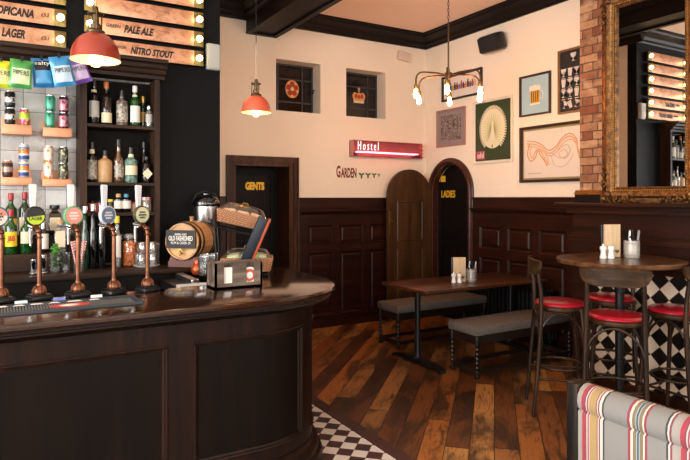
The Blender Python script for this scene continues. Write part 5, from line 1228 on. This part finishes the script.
# ------------------------------------------------------------------ dining table with its two benches
m_tab = wood('brown_table_top', ['#221208', '#472611', '#673c1e'], 0, .3, 14, 14, coat=.12, spec=.35)
m_iron = plain('gunmetal_cast_iron', '#2a2a2c', .35, .7)
t = thing('dining_table', 'long brown dining table on two grey iron pedestals', 'table', (4.05, 4.44, 0))
MB().cbox((0, 0, .733), (1.6, .69, .034), b=.007).build('table_top', m_tab, t)
for x in (-.62, .62):
    yn = -.38 if x < 0 else -.3; b = MB(); b.lathe([(.045, .05), (.05, .055), (.034, .075), (.03, .1), (.026, .4), (.03, .68), (.045, .695), (.06, .7), (.06, .715)], (x, 0, 0), 20)
    M0 = b.M; b.prism([(yn, 0), (yn+.03, .0), (yn+.05, .018), (.3, .018), (.34, 0), (.38, 0), (.37, .025), (.28, .045), (.06, .06), (-.06, .06), (yn+.08, .045), (yn+.01, .025)], x-.035, x+.035, 'yz'); b.cbox((x, 0, .708), (.08, .5, .014))
    b.build('pedestal', m_iron, t, smooth=25)
m_bench_fab = plain('grey_wool_upholstery', '#6a625b', .85, bump=(160, .4), var=(90, '#4c4640'))
m_bench_wood = wood('near_black_bench_wood', ['#120c09', '#231711'], 2, .35, 20, 10, coat=.2)
def make_bench():
    t = thing('upholstered_bench', '', 'bench'); L_, D = 1.28, .38
    MB().cbox((0, 0, .415), (L_, D, .085), b=.022).build('seat_pad', m_bench_fab, t)
    b = MB()
    for y in (-D/2+.025, D/2-.025): b.box(-L_/2+.03, L_/2-.03, y-.012, y+.012, .3, .374)
    for x in (-L_/2+.035, L_/2-.035): b.box(x-.012, x+.012, -D/2+.04, D/2-.04, .3, .374)
    b.build('apron', m_bench_wood, t, smooth=0)
    pr = [(.018, .0), (.022, .008), (.022, .05)] ; z = .05
    pr = [(0, 0), (.018, 0), (.024, .01), (.024, .03), (.016, .035), (.02, .05), (.02, .06), (.012, .07)]
    for k in range(5): z0 = .075+k*.04; pr += [(.012, z0), (.019, z0+.008), (.021, z0+.018), (.019, z0+.028), (.012, z0+.036)]
    pr += [(.022, .285), (.024, .295), (.024, .372), (0, .372)]
    for x in (-L_/2+.035, L_/2-.035):
        for y in (-D/2+.028, D/2-.028): MB().lathe(pr, (x, y, 0), 12).build('leg', m_bench_wood, t)
    b = MB()
    for x in (-L_/2+.035, L_/2-.035): b.box(x-.012, x+.012, -D/2+.045, D/2-.045, .04, .085)
    for y in (-D/2+.028, D/2-.028): b.box(-L_/2+.055, L_/2-.055, y-.01, y+.01, .045, .08)
    b.build('stretchers', m_bench_wood, t, smooth=0); return t
bp_ = make_bench()
place(bp_, True, (4.19, 3.96, 0), 0, 'grey upholstered bench on the near side of the dining table', 'grey benches at the dining table')
place(bp_, False, (4.18, 5.12, 0), 0, 'grey upholstered bench between the dining table and panelled wall', 'grey benches at the dining table')

# table-top sets: menu holder, shakers, cutlery pot
m_ply = wood('pale_menu_wood', ['#b99a72', '#cbb08a', '#d8c19c'], 2, .5, 18, 10)
m_cut = plain('cutlery_steel', '#b9bcc0', .2, 1.0)
def table_set(x, y, z, rz, where, spots, pot_mat, potname, grp):
    c, s = math.cos(rz), math.sin(rz); W = lambda a, b_: (x+a*c-b_*s, y+a*s+b_*c)
    px_, py_ = W(*spots['menu']); t = thing('menu_holder', 'pale wooden menu holder with burnt heart mark '+where, 'menu holder', (px_, py_, z+.001), rz)
    MB().cbox((0, -.012, .122), (.125, .018, .24), b=.002).build('wooden_board', m_ply, t)
    MB().cbox((-.012, .012, .12), (.13, .02, .236), b=.001).build('black_menu', m_blackpl, t); MB().cbox((.012, .028, .115), (.125, .008, .225), b=.001).build('grey_menu', plain('grey_card', '#9a958c', .6), t)
    b = MB(); b.prism([(.035+.016*math.sin(u)**3*1.1, .045+.014*(13*math.cos(u)-5*math.cos(2*u)-2*math.cos(3*u)-math.cos(4*u))/14) for u in [2*PI*i/24 for i in range(24)]][::-1], -.0225, -.021, 'xz'); b.build('heart_mark', plain('burnt_brown', '#5a3a22', .6), t, smooth=0)
    for k, (nm, lb) in enumerate((('salt_shaker', 'white ceramic salt shaker '), ('pepper_mill', 'white ceramic pepper mill '))):
        qx, qy = W(*spots[nm]); u = thing(nm, lb+where, 'shaker', (qx, qy, z+.001), group='white shakers '+where)
        MB().lathe([(0, 0), (.022, 0), (.024, .006), (.021, .02), (.016, .045), (.018, .058), (.023, .066), (.024, .078), (.02, .088), (0, .092)], seg=20).build('shaker_body', m_white, u)
        MB().lathe([(0, .09), (.007, .091), (.008, .098), (.005, .104), (0, .106)], seg=12).build('shaker_knob', m_cut if k else m_white, u)
    qx, qy = W(*spots['pot']); u = thing('cutlery_pot', potname, 'pot', (qx, qy, z+.001))
    MB().lathe([(0, 0), (.05, 0), (.052, .004), (.055, .06), (.053, .118), (.054, .125), (.05, .125), (.049, .118), (.05, .06), (.047, .008), (0, .008)], seg=28).build('pot_body', pot_mat, u)
    b = MB(); b.torus((0, 0, .022), .0535, .0028); b.torus((0, 0, .104), .0545, .0028); b.build('pot_hoops', plain('pot_hoop_'+grp[:4], '#a9a59c', .35, .4), u)
    for k in range(6):
        a = 2*PI*k/6+.3; lean = .09+.03*(k % 2); kind = ['fork', 'table_knife', 'table_knife'][k % 3]
        b = MB()
        if kind == 'fork':
            b.tube([(0, 0, 0), (0, 0, .13)], [.005, .0035], 6)
            b.prism([(-.003, .13), (.003, .13), (.012, .148), (.012, .152), (-.012, .152), (-.012, .148)], -.0012, .0012, 'xz')
            for i in range(4): b.box(-.012+i*.0068, -.0085+i*.0068, -.0012, .0012, .152, .19)
        else: b.prism([(-.006, 0), (.006, 0), (.0075, .085), (.0075, .18), (.002, .195), (-.0075, .19), (-.005, .085)], -.0025, .0025, 'xz')
        mt = m_cut if kind == 'fork' or k == 2 else m_blackpl
        if kind != 'fork': mt = m_blackpl if k in (1, 4) else m_cut
        o = b.build(kind, mt, smooth=20, loc=(qx+.028*math.cos(a), qy+.028*math.sin(a), z+.012)); o.rotation_euler = (-lean*math.sin(a), lean*math.cos(a), a)
        sh_ = ('steel' if mt is m_cut else 'black-handled')
        tag(o, f'{sh_} {kind.replace("_", " ")} standing in the pot {where}', 'cutlery', f'{sh_} {kind.replace("_", " ")}s {where}')
table_set(XonY(459, 4.4), 4.4, .75, math.radians(-24), 'on the dining table', {'menu': (0, .0), 'salt_shaker': (-.075, -.07), 'pepper_mill': (-.02, -.08), 'pot': (.13, .01)}, clear_glass('ribbed_glass_pot', '#c9c6c0', .25, .5), 'ribbed glass pot of cutlery on the dining table', 'dining')

# radiator under the panelling
m_rad = plain('black_radiator_iron', '#0d0c0c', .4, .3)
t = thing('cast_iron_radiator', 'black cast-iron column radiator below the panelling behind the table', 'radiator', (XB-.112, 4.68, 0), -PI/2)
sec = None
for k in range(22):
    if sec is None:
        b = MB()
        for y in (-.045, 0, .045): b.tube([(0, y, .1), (0, y, .58)], .015, 8)
        b.cbox((0, 0, .1), (.045, .12, .05), b=.015); b.cbox((0, 0, .6), (.045, .12, .05), b=.015); b.ball((0, 0, .62), .022, 8)
        sec = b.build('radiator_section', m_rad, t); o = sec
    else: o = sec.copy(); COL.objects.link(o); o.parent = t
    o.location = (-.6+.0575*k, 0, 0)
b = MB(); b.box(-.62, -.58, -.05, .05, 0, .09); b.box(.58, .62, -.05, .05, 0, .09); b.build('radiator_foot', m_rad, t, smooth=0)

# ------------------------------------------------------------------ high round table and stools
m_htab = wood('brown_round_top', ['#2c1a0e', '#553520', '#7a5435'], 0, .32, 14, 14, coat=.08, spec=.35)
HT = (3.84, 2.61)
t = thing('high_round_table', 'tall round brown table on a black pole in front of the mirror', 'table', (HT[0], HT[1], 0))
MB().lathe([(0, 1.108), (.41, 1.108), (.425, 1.112), (.43, 1.12), (.43, 1.136), (.425, 1.143), (0, 1.144)], seg=56).build('table_top', m_htab, t)
b = MB(); b.lathe([(0, 0), (.083, 0), (.083, .012), (.075, .02), (.06, .03), (.045, .05), (.03, .07), (.028, 1.05), (.05, 1.06), (.05, 1.09), (.15, 1.095), (.15, 1.107), (0, 1.107)], seg=32)
for z in (.38, .62, .9): b.lathe([(.03, z), (.036, z+.004), (.036, z+.04), (.03, z+.044)], seg=20); b.ball((-.036, -.012, z+.02), .009, 8)
b.build('pedestal', m_iron if False else m_blackmet, t)
table_set(XonY(616, 2.66), 2.68, 1.144, math.radians(-22), 'on the high round table', {'menu': (-.02, 0), 'salt_shaker': (-.12, -.06), 'pepper_mill': (-.068, -.075), 'pot': (.115, -.045)}, plain('galvanised_pot', '#b5b1a6', .4, .4), 'pale grey bucket of cutlery on the high round table', 'high')
m_red = plain('red_leather_seat', '#a01424', .3, coat=.35, bump=(30, .1))
m_bent = wood('dark_bentwood', ['#140c07', '#29190e', '#45301d'], 2, .35, 20, 12, coat=.05, spec=.25)
m_bentx = wood('dark_bentwood_rail', ['#1a100a', '#33210f', '#523a25'], 0, .4, 22, 12, coat=0, spec=.15)
def make_stool():
    t = thing('bar_stool', '', 'bar stool')
    MB().lathe([(.03, .752), (.172, .752), (.184, .758), (.187, .772), (.182, .785), (.03, .787)], seg=40).build('seat_ring', m_bentx, t)
    MB().lathe([(0, .786), (.172, .786), (.18, .793), (.18, .803), (.168, .815), (.12, .823), (.05, .826), (0, .827)], seg=40).build('seat_cushion', m_red, t)
    for s in (-1, 1):
        MB().tube([(s*.185, .175, 0), (s*.178, .165, .2), (s*.16, .142, .5), (s*.148, .128, .7), (s*.14, .12, .775)], [.0135, .0145, .016, .0165, .0165], 12).build('leg', m_bent, t)
        MB().tube([(s*.19, -.22, 0), (s*.183, -.195, .25), (s*.176, -.172, .55), (s*.17, -.16, .76), (s*.168, -.165, .9), (s*.167, -.182, 1.03), (s*.167, -.19, 1.1)], [.0135, .0145, .016, .017, .0155, .0145, .012], 12).build('leg', m_bent, t)
    # curved back rail
    b = MB(); n = 18; rows = []
    for i in range(n+1):
        u = -1+2*i/n; x = u*.212; y = -.222+.05*u*u; e = max(0, 1-abs(u)**4)**.5; zt = 1.135-.008*u*u; zb = zt-.045-.075*e*(1 if True else 0)
        th = .009
        rows.append([b.v((x, y-th, zb+.004)), b.v((x, y-th, zt-.006)), b.v((x, y-.003, zt)), b.v((x, y+.003, zt)), b.v((x, y+th, zt-.006)), b.v((x, y+th, zb+.004)), b.v((x, y, zb))])
    for A, B_ in zip(rows, rows[1:]):
        for k in range(7): b.face([A[k], A[(k+1) % 7], B_[(k+1) % 7], B_[k]])
    b.face(rows[0]); b.face(rows[-1][::-1]); b.build('back_rail', m_bentx, t)
    b = MB()
    cor = [(-.15, .13), (.15, .13), (.175, -.178), (-.175, -.178)]
    for k in range(4):
        (ax, ay), (bx_, by) = cor[k], cor[(k+1) % 4]; P = []
        for i in range(15):
            f = i/14; q = math.sin(PI*f)**.55; P.append((ax+(bx_-ax)*f*1.0, ay+(by-ay)*f, .56+.185*q))
        b.tube(P, .0085, 8)
    b.build('bentwood_braces', m_bent, t)
    b = MB(); z = .34
    b.tube([(.182*math.cos(a)*1.0, .168*math.sin(a)-.012, z) for a in [2*PI*i/32 for i in range(32)]], .0095, 8, closed=True)
    c4 = [(-.2, .19), (.2, .19), (.205, -.23), (-.205, -.23)]; zz = .235
    b.tube([(-.178, .165, zz), (.178, .165, zz)], .0085, 8); b.tube([(-.177, .163, .27), (-.182, -.193, .27)], .0085, 8); b.tube([(.177, .163, .27), (.182, -.193, .27)], .0085, 8)
    b.build('foot_ring', m_bent, t); return t
st = make_stool(); gS = 'red-seated bar stools at the high table'
def facing(p, dx, dy): return math.atan2(dy, dx)-PI/2
place(st, True, (3.605, 2.935, 0), facing(0, .76, -.65), 'red-seated bentwood stool seen side-on beside the dining bench', gS)
place(st, False, (3.525, 2.415, 0), facing(0, .84, .50), 'red-seated bentwood stool with its curved back rail towards the camera', gS)
place(st, False, (4.13, 2.885, 0), facing(0, -.8, -.6), 'red-seated bentwood stool tucked between the pole and the tiled chimney', gS)
place(st, False, (4.07, 2.33, 0), facing(0, .0, 1), 'red-seated bentwood stool against the chequered tiles, cut by the photo edge', gS)

# ------------------------------------------------------------------ striped settle
def stripes():
    t = NT('striped_wool_fabric'); x, y, z = t.xyz()
    s = t.math('FRACT', t.math('DIVIDE', t.math('MULTIPLY', y, -1.0), .388))
    S = [(0, '9c968f'), (.018, '9a938d'), (.028, 'a31d38'), (.041, '7a2a44'), (.05, 'd6c9bc'), (.054, '8a3550'), (.06, 'c9a9a2'), (.064, 'a58a52'), (.094, '8a3a4c'), (.1, 'd4c4b6'), (.104, '7a2f44'), (.11, 'd9d0c4'), (.12, '20242e'),
         (.128, '82817e'), (.224, '8f1f3c'), (.234, 'd8cfc2'), (.244, '7a6a48'), (.256, '8fa3ad'), (.26, '2f3a48'), (.266, '8fa3ad'), (.27, '7a6a48'), (.282, 'd8cfc2'), (.288, '8f1f3c'), (.298, '82817e'), (.366, '20242e'), (.374, 'd9d0c4'), (.38, '7a2f44')]
    c = t.ramp(s, [(p/.388, srgb(h)) for p, h in S], 'CONSTANT')
    w = t.math('MULTIPLY', t.math('SINE', t.math('MULTIPLY', y, 2600.)), t.math('SINE', t.math('MULTIPLY', z, 2600.)))
    n = t.noise(t.coords(), 220, 3); c = t.mix(t.math('MULTIPLY', n, .28), c, srgb('#8f8c88'))
    t.set(col=c, rough=.9); t.bump(t.math('ADD', w, n), .35, .002); return t.m
m_str = stripes()
t = thing('settle', 'settle upholstered in cream fabric with red, gold and navy stripes', 'settle', (2.03, 1.53, 0))
# fabric parts keep their origin at the post so the stripes count from there (y runs away from it, negative)
b = MB(); n = 26; y0, y1 = -.006, -1.75
roll = [(-.035, .70), (-.052, .742), (-.061, .75), (-.066, .775), (-.062, .80), (-.045, .822), (-.02, .835), (.01, .836), (.03, .825), (.042, .80), (.045, .76), (.045, .4), (-.035, .4)]
def run(prof, ya, yb, steps, wob=0):
    rr = []
    for i in range(steps+1):
        y = ya+(yb-ya)*i/steps; e = 1-.12*math.exp(-abs(y-ya)/.012)
        rr.append([b.v((x*e, y, z+wob*math.sin(y*23+x*40)*.002)) for x, z in prof])
    m = len(prof)
    for A, B_ in zip(rr, rr[1:]):
        for k in range(m): b.face([A[k], A[(k+1) % m], B_[(k+1) % m], B_[k]])
    b.face(rr[0]); b.face(rr[-1][::-1])
run(roll, y0, y1, 60, .25); b.build('padded_back', m_str, t, smooth=60)
b = MB(); run([(-.052, .36), (-.058, .45), (-.06, .6), (-.06, .733), (-.05, .741), (-.034, .741), (-.034, .36)], y0, y1, 60, .25); b.build('front_drape', m_str, t, smooth=60)
b = MB(); b.cbox((-.3, -.88, .42), (.5, 1.74, .12), b=.03); b.build('seat_cushion', m_str, t)
m_post = wood('rubbed_black_wood', ['#0a0705', '#1a120c', '#4a341e'], 2, .45, 16, 10, spec=.25)
MB().cbox((-.005, .028, .418), (.085, .052, .835), b=.004).build('end_post', m_post, t)
MB().cbox((-.52, .028, .24), (.05, .05, .48), b=.004).build('front_post', m_post, t)
b = MB(); b.cbox((-.26, .038, .33), (.48, .04, .06)); b.cbox((-.28, -.86, .335), (.5, 1.7, .05)); b.cbox((.0, -.86, .3), (.05, 1.7, .2)); b.build('seat_frame', m_post, t, smooth=0)
for x in (-.5, .01): MB().cbox((x, -1.7, .165), (.05, .05, .33), b=.004).build('leg', m_post, t)

# ------------------------------------------------------------------ camera
cam = bpy.data.cameras.new('camera'); co = bpy.data.objects.new('camera', cam); COL.objects.link(co)
cam.sensor_width = 36; cam.lens = F*36/690; cam.shift_y = -32/690; cam.clip_start = .05
co.location = (0, 0, H); co.rotation_euler = (PI/2, 0, -math.atan2(.509, .861)); scene.camera = co

# ------------------------------------------------------------------ light
def area(name, loc, rot, sx, sy, power, col):
    l = bpy.data.lights.new(name, 'AREA'); l.shape = 'RECTANGLE'; l.size = sx; l.size_y = sy; l.energy = power; l.color = col
    o = bpy.data.objects.new(name, l); COL.objects.link(o); o.location = loc; o.rotation_euler = rot; return o
D = (1.0, .975, .95)
area('daylight_window', (-1.6, -2.9, 2.0), (PI/2, 0, 0), 2.0, 2.2, 50, D)
area('daylight_window', (1.7, -2.9, 2.0), (PI/2, 0, 0), 2.2, 2.2, 55, D)
area('daylight_window', (3.95, -2.9, 2.0), (PI/2, 0, 0), 1.3, 2.2, 30, D)
area('daylight_window', (-3.38, -.65, 2.0), (PI/2, 0, -PI/2), 2.5, 2.2, 190, D)
area('daylight_window', (-3.38, 2.4, 2.0), (PI/2, 0, -PI/2), 2.0, 2.2, 130, D)
w = bpy.data.worlds.new('sky'); scene.world = w; w.use_nodes = True
w.node_tree.nodes['Background'].inputs[0].default_value = (.75, .85, 1, 1); w.node_tree.nodes['Background'].inputs[1].default_value = .6
vs = scene.view_settings; vs.view_transform = 'Standard'; vs.look = 'None'; vs.gamma = 1; vs.exposure = .76; vs.use_curve_mapping = False
scene.cycles.max_bounces = 8; scene.cycles.transparent_max_bounces = 24; scene.cycles.sample_clamp_indirect = 4
